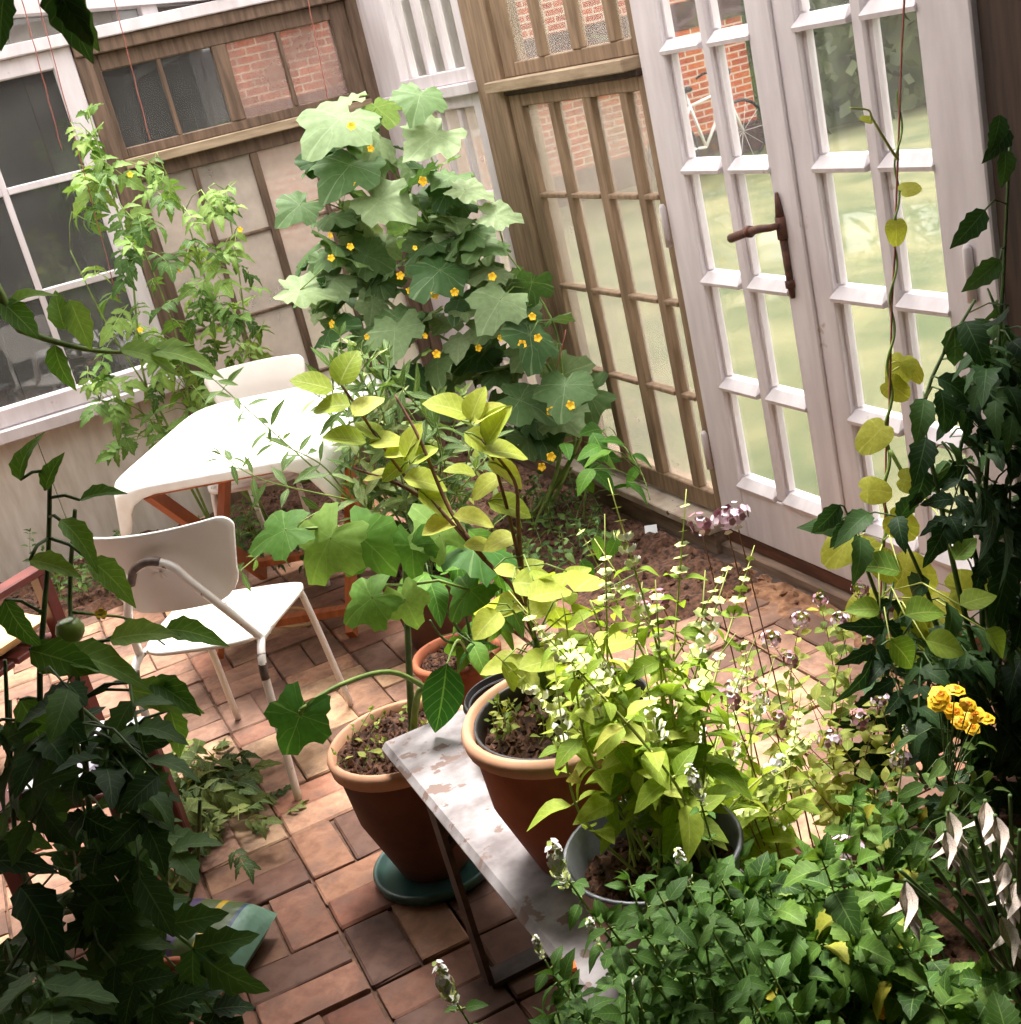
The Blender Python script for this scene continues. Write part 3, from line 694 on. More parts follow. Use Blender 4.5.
# ------------------------------------------------------------------ chairs
def chair(label, loc, rz):
    e = empty('kitchen_chair', loc, rz); tag(e, label, 'chair', 'white kitchen chairs at the table')
    # seat: rounded plywood pan
    n = 40; v = []; f = []
    def sup(t, a, b_, ex):
        c, s_ = math.cos(t), math.sin(t); return (a*math.copysign(abs(c)**ex, c), b_*math.copysign(abs(s_)**ex, s_))
    rings = [(.0, .438, 0), (.6, .440, 0), (.93, .450, 0), (1.0, .452, 0), (1.0, .440, 0), (.93, .434, 0)]
    for k, z, _ in rings:
        for i in range(n):
            x, y = sup(2*math.pi*i/n, .195, .20, .45); x *= 1+.06*(y/.2); v.append((x*k, y*k+.01, z-.012*max(0, y/.2)**3*k))
    for r_ in range(len(rings)-1):
        for i in range(n): f.append((r_*n+i, r_*n+(i+1) % n, (r_+1)*n+(i+1) % n, (r_+1)*n+i))
    f.append(tuple(reversed(range((len(rings)-1)*n, len(rings)*n))))
    mesh_obj('seat', v, f, SEATP, e, True)
    # backrest: curved plate, rounded corners
    v = []; f = []; ol = []; W_, Ht, Hb = .212, .112, -.122
    for cx_, cz_, rd, a0 in ((W_-.035, Ht-.035, .035, 0), (-W_+.035, Ht-.035, .035, 90), (-W_*.86+.085, Hb+.085, .085, 180), (W_*.86-.085, Hb+.085, .085, 270)):
        for k in range(7): a = math.radians(a0+k*15); ol.append((cx_+rd*math.cos(a), cz_+rd*math.sin(a)))
    K = []
    for k in range(len(ol)):
        (xa, za), (xb, zb_) = ol[k], ol[(k+1) % len(ol)]; n2 = max(1, int(math.hypot(xb-xa, zb_-za)/.04))
        for q in range(n2): K.append((xa+(xb-xa)*q/n2, za+(zb_-za)*q/n2))
    N2 = len(K); rg = (0.02, .25, .5, .75, .93, 1.0)
    for sg in (0, 1):
        for rk in rg:
            for x, z in K:
                x *= rk; z *= rk; v.append((x, -.235+1.3*x*x-.15*z+(.010 if sg else 0), .70+z))
    for sg in (0, 1):
        o_ = sg*N2*len(rg)
        for r_ in range(len(rg)-1):
            for k in range(N2): q = (o_+r_*N2+k, o_+r_*N2+(k+1) % N2, o_+(r_+1)*N2+(k+1) % N2, o_+(r_+1)*N2+k); f.append(q if not sg else q[::-1])
        f.append(tuple(o_+k for k in range(N2)))
    la, lb = N2*(len(rg)-1), N2*len(rg)+N2*(len(rg)-1)
    for k in range(N2): f.append((la+k, la+(k+1) % N2, lb+(k+1) % N2, lb+k))
    mesh_obj('backrest', v, f, SEATP, e, True)
    half = [(.185, -.265, 0), (.185, -.245, .20), (.187, -.228, .375), (.186, -.205, .425), (.180, -.175, .447), (.172, -.185, .475), (.135, -.236, .58), (.085, -.264, .675), (.055, -.269, .722), (0, -.271, .745)]
    P = [Vector(p) for p in half]; full = P+[Vector((-p.x, p.y, p.z)) for p in reversed(P[:-1])]
    b = MB(); b.tube(spline(full, 4), .0115, n=10); b.build('rear_frame', CHAIRP, e)
    for s in (-1, 1):
        b = MB(); b.tube(spline([(s*.187, -.232, .355), (s*.187, -.2285, .38), (s*.186, -.21, .42)], 3), .0122, n=10); b.build('chipped_patch', CHIP, e)
        b = MB(); b.tube(spline([(s*.165, .14, .432), (s*.172, .175, .40), (s*.19, .235, .0)], 5), .0105, n=10); b.build('leg', CHAIRP, e)
    b = MB(); b.tube(spline([(.03, -.2705, .739), (0, -.272, .746), (-.03, -.271, .739), (-.055, -.270, .722), (-.075, -.267, .69)], 3), .0122, n=10); b.build('chipped_patch', CHIP, e)
    b = MB()
    for y in (-.10, .13): b.tube([(-.175, y, .432), (.175, y, .432)], .009, n=8)
    for s in (-1, 1): b.tube([(s*.18, -.175, .442), (s*.165, .14, .432)], .009, n=8)
    b.build('seat_support', CHAIRP, e); return e
chair('white kitchen chair with bent tube back, pulled out before the table', (.335, 3.45, 0), math.radians(-34))
U = Vector((.86, -.51, 0)); V_ = Vector((.51, .86, 0))
NL = Vector((.24, 4.08, 0))
bk = at(264, 388, Z=.70); c2 = bk-V_*.235
chair('white kitchen chair tucked behind the far end of the table', (c2.x, c2.y, .0), math.radians(149.5))

# ------------------------------------------------------------------ table and cloth
tc_ = NL+U*.27+V_*.53
tb = empty('folding_table', (tc_.x, tc_.y, 0), math.atan2(U.y, U.x)); tag(tb, 'folding teak garden table with crossed legs under a white cloth', 'table')
for k in range(6): x = -.315+k*.107; box('slat', (x, x+.099), (-.44, .44), (.695, .715), ORWOOD, tb)
for y in (-.38, .38): box('apron', (-.33, .33), (y-.015, y+.015), (.65, .695), ORWOOD, tb)
def beam(p, q, w_, h_, name, mt, parent):
    p = Vector(p); q = Vector(q); d = (q-p).normalized(); s_ = d.cross(Vector((0, 0, 1))); s_ = s_.normalized() if s_.length > .1 else Vector((1, 0, 0)); t_ = s_.cross(d)
    v = [a+s_*i*w_/2+t_*j*h_/2 for a in (p, q) for i, j in ((-1, -1), (1, -1), (1, 1), (-1, 1))]
    return mesh_obj(name, v, [(3, 2, 1, 0), (4, 5, 6, 7)]+[(k, (k+1) % 4, 4+(k+1) % 4, 4+k) for k in range(4)], mt, parent)
for x, s in ((-.29, 1), (-.245, -1), (.29, 1), (.245, -1)):
    beam((x, -s*.36, .66), (x, s*.36, .03), .028, .05, 'leg', ORWOOD, tb)
for y in (-.30, .30): beam((-.29, y, .10), (.29, y, .10), .04, .025, 'stretcher', ORWOOD, tb)
def cloth():
    N = 64; rows = []; hx, hy = .385, .475; zt = .722
    def edge(t):
        c, s_ = math.cos(t), math.sin(t); ex = .27
        return Vector((hx*math.copysign(abs(c)**ex, c), hy*math.copysign(abs(s_)**ex, s_), 0))
    v = []; f = []
    prof = [0, .35, .7, .93, 1.0]
    for k in prof:
        for i in range(N): p = edge(2*math.pi*i/N)*k; v.append((p.x, p.y, zt+(.004*math.sin(p.x*9)*math.sin(p.y*7) if k < .9 else -.004 if k == 1 else 0)))
    for lv in range(1, 6):
        for i in range(N):
            t = 2*math.pi*i/N; p = edge(t); corner = abs(math.sin(2*t))**3
            drop = (.035+.15*corner)*lv/5; fl = .012*math.sin(t*13+.8)*lv/5*(.4+corner); out = p.normalized()*(.012+.035*lv/5*corner*.5+fl)
            v.append((p.x+out.x, p.y+out.y, zt-.004-drop))
    L = len(prof)+5
    for r_ in range(L-1):
        for i in range(N): f.append((r_*N+i, r_*N+(i+1) % N, (r_+1)*N+(i+1) % N, (r_+1)*N+i))
    o = mesh_obj('tablecloth', v, f, CLOTH, None, True); o.location = (tc_.x, tc_.y, 0); o.rotation_euler = (0, 0, math.atan2(U.y, U.x))
    tag(o, 'white cloth draped over the folding table, corners hanging', 'tablecloth'); 
    sm = o.modifiers.new('thickness', 'SOLIDIFY'); sm.thickness = .002; sm.offset = 1
cloth()
b = MB(); cpt = at(292, 628, Z=.0)
b.tube([(cpt.x+.075*math.cos(a), cpt.y+.06*math.sin(a), .008+.05*max(0, math.sin(a*.5+.4))) for a in [2*math.pi*k/24 for k in range(24)]], .006, n=6, closed=True)
tag(b.build('rope_loop', STRAW), 'tan rope loop lying on the bricks under the chair', 'rope')

# ------------------------------------------------------------------ plant bench
bn = empty('plant_bench', (.64, 1.85, 0)); tag(bn, 'low bench with peeling white plank top and iron legs', 'bench')
bo = box('plank', (-.175, .175), (-.68, .60), (.402, .43), BENCHP, bn, .012)
for y in (.26, -.42):
    for x in (-.165, .165):
        beam((x, y+.05, .402), (x, y, .012), .012, .05, 'leg', IRON, bn)
    beam((-.165, y, .010), (.165, y, .010), .05, .012, 'foot_bar', IRON, bn); beam((-.165, y+.05, .392), (.165, y+.05, .392), .05, .012, 'top_bar', IRON, bn)
    beam((-.165, y+.03, .32), (-.03, y+.05, .395), .02, .012, 'brace', IRON, bn)

# ------------------------------------------------------------------ pots
def soil_disc(e, r, z, mt=SOIL, seed=1):
    from mathutils import noise as nz
    b = MB(); n = 24; v = [(0, 0, z+.012)]; f = []
    for k, q in enumerate((.25, .5, .75, 1)):
        for i in range(n):
            a = 2*math.pi*i/n; x, y = r*q*math.cos(a), r*q*math.sin(a); v.append((x, y, z+.022*nz.noise(Vector((x*40, y*40, seed)))+.010*(1-q)))
    for i in range(n): f.append((0, 1+i, 1+(i+1) % n))
    for k in range(3):
        for i in range(n): a = 1+k*n; f.append((a+i, a+n+i, a+n+(i+1) % n, a+(i+1) % n))
    rr = random.Random(seed)
    for k in range(int(2600*r)):
        q = r*.93*rr.random()**.5; a = rr.uniform(0, 6.28); clod(v, f, (q*math.cos(a), q*math.sin(a), z+.012*(1-q/r)+rr.uniform(0, .008)), rr.uniform(.003, .010), rr)
    mesh_obj('soil', v, f, mt, e, False)
def pot(name, label, loc, rr_, rb_, h, mt, rimmt=None, cat='plant pot', belly=1.0, rim=.035, soil=.03, wall=.014, group=None):
    e = empty(name, loc); tag(e, label, cat, group)
    b = MB(); mid = (rb_+(rr_-.012-rb_)*.62)*belly
    b.lathe([(0, 0), (rb_*.9, 0), (rb_, .008), (mid, h*.5), (rr_-.012, h-rim)], 40); b.lathe([(rr_-wall-.012, h-rim), (mid-wall, h*.5), (rb_-wall, .015), (0, .015)], 40); b.build('body', mt, e)
    b = MB(); b.lathe([(rr_-.013, h-rim-.002), (rr_, h-rim+.003), (rr_+.003, h-.012), (rr_-.004, h), (rr_-wall, h-.002), (rr_-wall-.004, h-rim)], 40); b.build('rim', rimmt or mt, e)
    if soil is not None: soil_disc(e, rr_-wall-.002, h-soil)
    return e
P1 = Vector((.535, 2.555, 0))
sc = MB(); sc.lathe([(0, .0), (.135, 0), (.148, .012), (.152, .030), (.146, .036), (.138, .030), (.128, .018), (0, .016)], 44)
o = sc.build('saucer', GLAZE); o.location = P1; tag(o, 'green glazed saucer under the soil filled terracotta pot', 'saucer')
pot('flower_pot', 'large terracotta pot of bare crumbly soil standing in the green saucer', P1+Vector((0, 0, .018)), .170, .085, .35, TERRAD, TERRAP, belly=1.10, rim=.04, soil=.025)
P2 = Vector((.65, 1.785, .4305))
pot('flower_pot', 'terracotta pot with dark liner and lime green shrub on the bench', P2, .172, .105, .285, TERRA, TERRAP, belly=1.10, rim=.032, soil=.05)
b = MB(); b.lathe([(.152, .278), (.149, .28), (.146, .276), (.140, .19), (.143, .19), (.152, .278)], 36); o = b.build('pot_liner', BLACKP); o.location = P2; tag(o, 'black plastic liner inside the terracotta pot on the bench', 'liner')
PB = Vector((.605, 1.43, .4305))
e = empty('metal_bucket', PB); tag(e, 'grey zinc bucket of basil standing on the bench', 'bucket')
b = MB(); b.lathe([(0, 0), (.085, 0), (.088, .006), (.125, .215), (.129, .220), (.127, .226), (.122, .222), (.084, .012), (0, .012)], 40); b.build('body', ZINC, e)
b = MB(); b.tube([(.127*math.cos(a), .127*math.sin(a), .222) for a in [2*math.pi*k/40 for k in range(40)]], .004, n=6, closed=True); b.build('rim', ZINC, e)
soil_disc(e, .115, .17)
PK = Vector((.70, 2.19, .4305))
pot('nursery_pot', 'small black plastic nursery pot on the far end of the bench', PK+Vector((0, 0, .018)), .098, .07, .11, BLACKP, belly=1.02, rim=.012, soil=.035, wall=.005)
sc = MB(); sc.lathe([(0, .0), (.085, 0), (.103, .022), (.098, .026), (.086, .014), (0, .013)], 36); o = sc.build('saucer', TERRA); o.location = PK; tag(o, 'terracotta saucer under the black nursery pot', 'saucer')
PP = Vector((.885, 3.17, .002))
pot('flower_pot', 'terracotta pot holding the pepper plant on the bricks behind the bench', PP, .128, .085, .21, TERRA, belly=1.03, rim=.03, soil=.03)
PO = Vector((1.02, 3.72, .002))
pot('flower_pot', 'terracotta pot holding the oleander beside the table', PO, .16, .11, .26, TERRAD, rim=.03, soil=.03)
PT = Vector((-.15, 2.20, .002))
pot('flower_pot', 'terracotta pot holding the big dark green tomato', PT, .14, .10, .24, TERRA, rim=.03, soil=.03)

# ------------------------------------------------------------------ left: stool, magazines, armchair, bag
st = empty('wooden_stool', (-.16, 2.98, 0), math.radians(-22)); tag(st, 'dark red-brown wooden stool behind the big tomato', 'stool')
for k in range(4): x = -.17+k*.087; box('slat', (x, x+.08), (-.17, .17), (.385, .405), MAROON, st)
for x in (-.145, .145):
    for y in (-.145, .145): box('leg', (x-.02, x+.02), (y-.02, y+.02), (0, .385), MAROON, st)
for y in (-.145, .145): box('stretcher', (-.125, .125), (y-.012, y+.012), (.12, .15), MAROON, st)
def magmat(name, a, b_, c_):
    mt, nt, bs = newmat(name); n = noise(nt, 14, 2); bs.inputs['Roughness'].default_value = .35
    r_ = ramp(nt, n, [(.42, srgb(a)), (.5, srgb(b_)), (.62, srgb(c_))]); 
    for q in nt.nodes:
        if q.type == 'VALTORGB': q.color_ramp.interpolation = 'CONSTANT'
    nt.links.new(r_, bs.inputs['Base Color']); return mt
for k, (dx, dy, rz, lab, cols) in enumerate(((.0, .0, .1, 'glossy magazine with blue and white cover at the bottom of the stool stack', ((90, 120, 170), (220, 222, 230), (120, 100, 130))), (.01, .02, -.25, 'glossy white printed magazine lying on top of the stool stack', ((236, 234, 238), (200, 196, 208), (120, 110, 130))))):
    e = empty('magazine', (-.14+dx, 2.97+dy, .4055+k*.0125), math.radians(-22)+rz); tag(e, lab, 'magazine', 'magazines on the stool')
    box('pages', (-.103, .103), (-.143, .143), (.0, .009), PLAST, e, 0); box('cover', (-.105, .105), (-.145, .145), (.009, .0115), magmat('magazine_print', *cols), e, 0)
ac = empty('garden_armchair', (-.42, 4.0, 0), math.radians(-50)); tag(ac, 'red-brown wooden garden armchair holding pale cushions', 'armchair')
for x in (-.25, .25):
    box('arm', (x-.03, x+.03), (-.24, .26), (.60, .625), MAROON, ac)
    for y in (-.22, .22): box('leg', (x-.022, x+.022), (y-.022, y+.022), (0, .60 if y > 0 else .88), MAROON, ac)
for k in range(5): box('seat_slat', (-.23, .23), (-.21+k*.088, -.21+k*.088+.078), (.38, .40), MAROON, ac)
for k in range(5): box('back_slat', (-.20+k*.09, -.20+k*.09+.05), (-.235, -.215), (.44, .84), MAROON, ac)
box('top_rail', (-.23, .23), (-.24, -.205), (.82, .88), MAROON, ac)
def cushion(name, label, loc, rot, sx, sy, sz, mt, cat='cushion'):
    v = []; f = []; n = 14
    for s in (1, -1):
        for j in range(n+1):
            for i in range(n+1):
                a, b_ = -1+2*i/n, -1+2*j/n; k = ((1-a**4)*(1-b_**4))**.5; pin = 1-.06*(1-abs(a*b_))
                v.append((a*sx*(1-.07*(1-b_*b_)*0-.05*(1-k)*0), b_*sy, s*sz*k))
    m_ = (n+1)**2
    for s in (0, 1):
        for j in range(n):
            for i in range(n): a = s*m_+j*(n+1)+i; q = (a, a+1, a+n+2, a+n+1); f.append(q if not s else q[::-1])
    o = mesh_obj(name, v, f, mt, None, True, loc); o.rotation_euler = rot; tag(o, label, cat); return o
cushion('seat_cushion', 'cream yellow cushion on the seat of the wooden armchair', (-.41, 4.0, .455), (0, 0, math.radians(-50)), .22, .21, .05, CREAM)
cushion('scatter_cushion', 'pale blue cushion leaning on the back of the wooden armchair', (-.50, 3.90, .68), (math.radians(78), 0, math.radians(-50)), .19, .15, .05, PBLUE)
def bagmat():
    mt, nt, bs = newmat('green_bag_print'); bs.inputs['Roughness'].default_value = .35
    tc = nt.nodes.new('ShaderNodeTexCoord'); sp = nt.nodes.new('ShaderNodeSeparateXYZ'); nt.links.new(tc.outputs['Object'], sp.inputs[0])
    ad = nt.nodes.new('ShaderNodeMath'); ad.operation = 'MULTIPLY_ADD'; ad.inputs[1].default_value = 3.4; ad.inputs[2].default_value = .5; nt.links.new(sp.outputs[0], ad.inputs[0])
    r_ = ramp(nt, ad.outputs[0], [(0, srgb((36, 66, 44))), (.40, srgb((74, 60, 96))), (.50, srgb((70, 88, 46))), (.66, srgb((190, 156, 30))), (.71, srgb((70, 88, 46))), (.84, srgb((40, 66, 96))), (.87, srgb((104, 140, 120)))])
    for q in nt.nodes:
        if q.type == 'VALTORGB': q.color_ramp.interpolation = 'CONSTANT'
    n = noise(nt, 10, 3); nt.links.new(r_, bs.inputs['Base Color']); bump(nt, bs, n, .6, .02); return mt
o = cushion('compost_bag', 'green plastic compost bag with yellow and blue print on the bricks', (-.03, 2.62, .062), (0, .1, math.radians(-40)), .16, .10, .06, bagmat(), 'bag')
# small tag and shard
q = at(566, 968, Z=.4315); b = MB(); b.add([(x, y, z) for z in (0, .006) for x, y in ((-.016, -.012), (.012, -.016), (.018, .006), (0, .018), (-.014, .010))], [(4, 3, 2, 1, 0), (5, 6, 7, 8, 9)]+[(k, (k+1) % 5, 5+(k+1) % 5, 5+k) for k in range(5)])
o = b.build('pot_shard', OPLAST, None, False); o.location = q; tag(o, 'bright orange pot shard lying on the bench plank', 'shard')
e = empty('plant_tag', at(652, 540, Z=.03), math.radians(-40)); e.rotation_euler = (math.radians(-38), 0, math.radians(-35)); tag(e, 'white plastic plant tag stuck in the soil by the sill', 'plant tag')
box('blade', (-.022, .022), (-.0008, .0008), (-.05, .055), PLAST, e, 0); box('print_strip', (-.022, .022), (-.0014, -.0009), (-.012, .012), BLUEP, e, 0)
#@PLANTS
K_TOMB = k_tomato(L_TOMB, 4, 3); K_TOMR = k_tomato(L_TOMR, 5, 13, .4, 3, (.3, 1.1)); K_TOML = k_tomato(L_TOML, 5, 23, .35, 3, (.1, .6)); K_TOML2 = k_tomato(L_TOML2, 3, 33, .3, 2)
K_CUC = k_lobed(L_CUC, 5, 5, .16); K_SQ = k_lobed(L_SQ, 3, 15, .2, (.3, .7)); K_HEART = k_heart(L_BEAN, 3, 6)
K_OLE = k_ovate(L_OLE, .27, 0, (.05, .3), rows=5, prof=P_LAN, seed=7); K_YG = k_ovate(L_YG, .72, 0, (.0, .45), rows=7, prof=P_RND, seed=8, cols=2)
K_PEP = k_ovate(L_PEP, .50, 0, (.2, .7), rows=8, cols=2, seed=9); K_BAS = k_ovate(L_BAS, .52, 0, (.1, .6), (.15, .6), rows=6, seed=10)
K_MINT = k_ovate(L_MINT, .55, .07, (.1, .6), rows=9, seed=11); K_BALM = k_ovate(L_BALM, .74, .09, (.1, .6), rows=11, cols=2, seed=12, wav=.2)
K_OREG = k_ovate(L_OREG, .62, 0, (.0, .4), rows=4, seed=13); K_WEED = k_ovate(L_WEED, .45, .05, (.1, .5), rows=5, seed=14)
K_CUT = k_tomato(L_CUT, 4, 43, .25, 3, (.2, .9)); K_TL1 = k_ovate(L_TOML, .56, .10, (.2, .9), rows=9, seed=16, cols=2); K_TLL = k_ovate(L_TOML2, .50, .08, (.2, .8), rows=9, seed=17, cols=2)
K_TR1 = k_ovate(L_TOMR, .58, .10, (.3, 1.2), rows=9, seed=18, cols=2)
F_YEL = k_star(YEL, 5, cup=.7); F_ORG = marigold_mesh(); F_WHT = k_star(WPET, 5)
F_LIL = blob_mesh('flower_head', LILAC, 34, .020, .0055, 1, .8, mt2=MAUVE); F_WHORL = k_star(CALYX, 6, 'flower_whorl', .12); F_WHORL.transform(Matrix.Scale(.0135, 4)); F_WHORLW = blob_mesh('flower_whorl', WPET, 10, .013, .0075, 3, .4, mt2=CALYX)
F_MSP = blob_mesh('flower_spike', WPET, 90, .0085, .0042, 4, 4.2, mt2=CALYX); F_DRY = blob_mesh('flower_head', MAUVE, 26, .018, .005, 5, .8, mt2=LILAC)

# ---- cucumber climbing by the white side window
cb = at(585, 480, Z=.04); cb = Vector((1.68, 4.35, .03))
p = Plant('cucumber_vine', 'big pale leaved cucumber vine with yellow flowers climbing by the white side window', 'plant', cb)
def dep_c(px): return 4.95-.75*(px[0]-300)/300+R.uniform(-.22, .18)
for tops in ([(560, 430), (520, 330), (450, 250), (400, 180), (345, 115)], [(560, 440), (500, 370), (430, 330), (370, 280), (330, 170)], [(575, 440), (550, 370), (490, 280), (440, 180), (420, 120)], [(570, 450), (470, 420), (400, 380), (350, 330)], [(580, 440), (565, 390), (552, 320), (505, 250)]):
    p.stem([cb+Vector((R.uniform(-.05, .05), R.uniform(-.05, .05), 0))]+[at(q[0], q[1], Y=4.95-.75*(q[0]-300)/300) for q in tops], .008, .003, GSTEM)
CP = [(300, 125), (340, 95), (390, 105), (405, 150), (440, 175), (465, 225), (520, 290), (560, 300), (598, 420), (560, 470), (500, 460), (440, 420), (390, 370), (320, 330), (290, 290), (310, 180)]
p.cloud(K_CUC, CP, 165, dep_c, (.11, .19), .45, .65)
for (x, y, sz) in ((340, 118, .34), (350, 165, .30), (420, 95, .22), (435, 135, .26), (300, 205, .2), (300, 290, .24), (380, 200, .26), (465, 190, .18), (495, 215, .17), (520, 400, .26), (565, 385, .25), (530, 335, .26), (500, 300, .25), (440, 270, .26), (395, 330, .26)):
    q = at(x, y, Y=4.72-.75*(x-300)/300); nn = min(p.nodes, key=lambda a: (a-q).length); p.leaf(K_CUC, q, (R.uniform(-1, 1), -.35, -.25), (R.gauss(0, .3), -.5, .8), sz*.80, nn, .003)
for k in range(28):
    x, y = rnd_poly(CP); q = at(x, y, Y=4.66-.75*(x-300)/300); p.put(F_YEL, 'flower', q, (R.uniform(-1, 1), 0, R.uniform(-.5, 1)), (R.gauss(0, .5), -1, .4), R.uniform(.010, .020))
p.done()
# ---- slender tomatoes by the back wall
def tomato_back(label, base, tops, poly, n, dY, sz=(.12, .22)):
    p = Plant('tomato_plant', label, 'plant', base)
    for t in tops: p.stem([base]+[at(a, b, Y=dY) for a, b in t], .006, .002, GSTEM)
    p.cloud(K_TOMB, poly, n, (dY-.25, dY+.15), sz, .45, .8, pr=.0022)
    return p
p = tomato_back('tall thin tomato plant leaning across the white back window', Vector((.62, 5.45, .03)), [[(150, 400), (130, 260), (105, 170), (88, 110)], [(165, 420), (110, 330), (70, 250)], [(150, 420), (100, 400)]], [(60, 100), (100, 95), (125, 190), (150, 300), (180, 440), (110, 450), (80, 380), (100, 300), (60, 200)], 44, 5.4); p.done()
p = tomato_back('bushy tomato plant in front of the brown back window', Vector((.85, 5.45, .03)), [[(210, 440), (215, 330), (190, 230), (160, 160)], [(230, 420), (245, 330), (225, 190)], [(200, 430), (175, 330), (140, 240)], [(220, 430), (265, 320)]], [(130, 170), (215, 150), (240, 200), (255, 240), (265, 330), (235, 400), (260, 440), (150, 430), (150, 320), (120, 230)], 84, 5.4)
for x, y in ((130, 175), (180, 270), (140, 330), (240, 230)): p.put(F_YEL, 'flower', at(x, y, Y=5.2), (1, 0, 0), (0, -1, .3), .013)
p.done()
# ---- oleander by the table
p = Plant('oleander', 'narrow leaved oleander bush in a pot beside the white table', 'plant', PO+Vector((0, 0, .22)))
OP = [(345, 345), (370, 330), (400, 350), (450, 400), (500, 470), (520, 560), (440, 620), (330, 600), (290, 560), (320, 500), (345, 470), (365, 410)]
for k in range(22):
    x, y = rnd_poly(OP); yy = min(y, R.uniform(330, 520)); t = at(x, yy, Y=3.72+R.uniform(-.25, .2)); p.sprig(p.base+Vector((R.uniform(-.05, .05), R.uniform(-.05, .05), 0)), t, K_OLE, (.09, .14), .042, .004, GSTEM, .1, .25, True, True, .6, .8, .2, .2)
for tp in ((222, 455), (212, 378), (270, 440), (235, 575), (340, 335)):
    t = at(tp[0], tp[1], Y=3.62); s0 = at(350, 500, Y=3.72); p.sprig(s0, t, K_OLE, (.07, .11), .05, .003, GSTEM, .08, .3, True, True, .6, .8, .2, .2)
p.done()
# ---- lime-green shrub in pot 2
p = Plant('young_fruit_shrub', 'lime green round leaved shrub with brown twigs in the bench pot', 'plant', P2+Vector((.0, .0, .24)))
S0 = p.base
trunk = p.stem([S0, at(546, 690, Y=1.80), at(535, 640, Y=1.83)], .008, .006, DSTEM)
for tw, lv in (([(535, 640), (515, 590), (485, 560), (440, 510), (400, 470), (352, 400), (332, 372)], None), ([(535, 640), (524, 590), (519, 560), (505, 500), (490, 450), (478, 415)], None), ([(522, 575), (518, 520), (514, 480), (482, 440)], None), ([(485, 560), (450, 510), (420, 440), (395, 395)], None), ([(440, 510), (400, 485), (352, 468)], None)):
    pts = [at(a, b, Y=1.86+.004*(535-a)*.5) for a, b in tw]; p.stem(pts, .0045, .002, BARK)
yl = [(318, 385, -1, .3), (345, 370, .4, 1), (365, 405, .6, .6), (335, 405, -1, 0), (385, 440, .8, .2), (370, 430, -.6, .5), (400, 455, 1, .1), (395, 470, -.6, -.4), (410, 445, .3, .8), (420, 480, 1, -.1), (380, 475, -1, -.1), (432, 500, .7, -.5), (455, 408, -1, .5), (475, 405, .3, 1), (488, 415, 1, .6), (480, 440, .8, -.4), (500, 450, 1, .1), (503, 470, .9, -.5), (485, 485, -.6, -.3), (495, 430, .5, .8), (470, 520, .9, -.2), (445, 525, -.8, -.3), (505, 505, 1, -.2), (480, 545, -.7, .1), (350, 440, -.7, .1), (425, 455, .9, .6), (460, 470, -.9, .3), (500, 540, -.9, -.2)]
for x, y, dx, dz in yl:
    q = at(x, y, Y=1.86+.002*(535-x)); nn = min(p.nodes, key=lambda a: (a-q).length)
    d = cr*dx+cu*dz+cd*R.uniform(-.4, .3); p.leaf(K_YG, q-d.normalized()*.03, d, Vector((R.gauss(0, .25), -.35, .8)), R.uniform(.055, .085), nn, .0016)
SP = [(470, 560), (560, 560), (600, 610), (600, 680), (540, 700), (490, 660)]
for k in range(34):
    x, y = rnd_poly(SP); q = at(x, y, Y=R.uniform(1.66, 1.9)); nn = min(p.nodes, key=lambda a: (a-q).length); d = Vector((R.gauss(0, 1), R.gauss(0, 1), R.gauss(-.1, .3))); p.leaf(K_YG, q, d, (R.gauss(0, .3), -.3, .8), R.uniform(.05, .085), nn, .0015)
p.done(GSTEM)
# seedlings around the shrub
p = Plant('chickweed', 'low yellow green seedlings covering the soil of the bench pot', 'plant', P2+Vector((0, 0, .245)))
for k in range(30):
    a = R.uniform(0, 6.28); r_ = .125*R.random()**.5; b0 = p.base+Vector((r_*math.cos(a), r_*math.sin(a), -.005)); p.sprig(b0, b0+Vector((R.gauss(0, .02), R.gauss(0, .02), R.uniform(.03, .07))), K_OREG, (.014, .024), .016, .0012, YSTEM, .1, .3)
p.done()
# ---- big-leaved squash in pot 1 and pepper behind
p = Plant('squash_plant', 'squash with big lobed leaves and a long stem in the soil filled pot', 'plant', P1+Vector((0.03, .02, .33)))
D1 = 2.52
st1 = p.stem([p.base, at(408, 640, Y=D1), at(405, 560, Y=D1)], .009, .006, DSTEM)
p.stem([at(448, 700, Y=2.45), at(430, 690, Y=2.45), at(390, 672, Y=2.45), at(340, 685, Y=2.42), at(300, 710, Y=2.4)], .008, .004, GSTEM)
p.stem([p.base, at(420, 690, Y=2.46), at(448, 700, Y=2.45)], .009, .008, GSTEM)
for x, y, dx, dz, sz, nz_ in ((330, 538, -.5, -.85, .135, .35), (362, 538, .75, -.65, .125, .35), (372, 598, -.75, -.5, .105, .4), (285, 530, -.9, -.35, .11, .7), (412, 545, .05, -1, .09, .2), (300, 715, -.35, -.9, .12, .1), (470, 590, -.6, -.6, .10, .6), (475, 545, .9, -.1, .15, 1.1), (440, 535, -.3, .4, .11, .9), (405, 600, .4, -.8, .085, .2)):
    q = at(x, y, Y=2.42 if y < 700 else 2.40); nn = min(p.nodes, key=lambda a: (a-q).length); d = cr*dx+cu*dz; p.leaf(K_SQ, q, d, -cd*(1.2-nz_)+Vector((0, 0, nz_)), sz, nn, .004)
for k in range(14):
    a = R.uniform(0, 6.28); r_ = .14*R.random()**.5; b0 = P1+Vector((r_*math.cos(a), r_*math.sin(a), .34)); p.sprig(b0, b0+Vector((R.gauss(0, .02), R.gauss(0, .02), R.uniform(.03, .06))), K_OREG, (.018, .028), .02, .0012, GSTEM, .1, .3)
p.done()
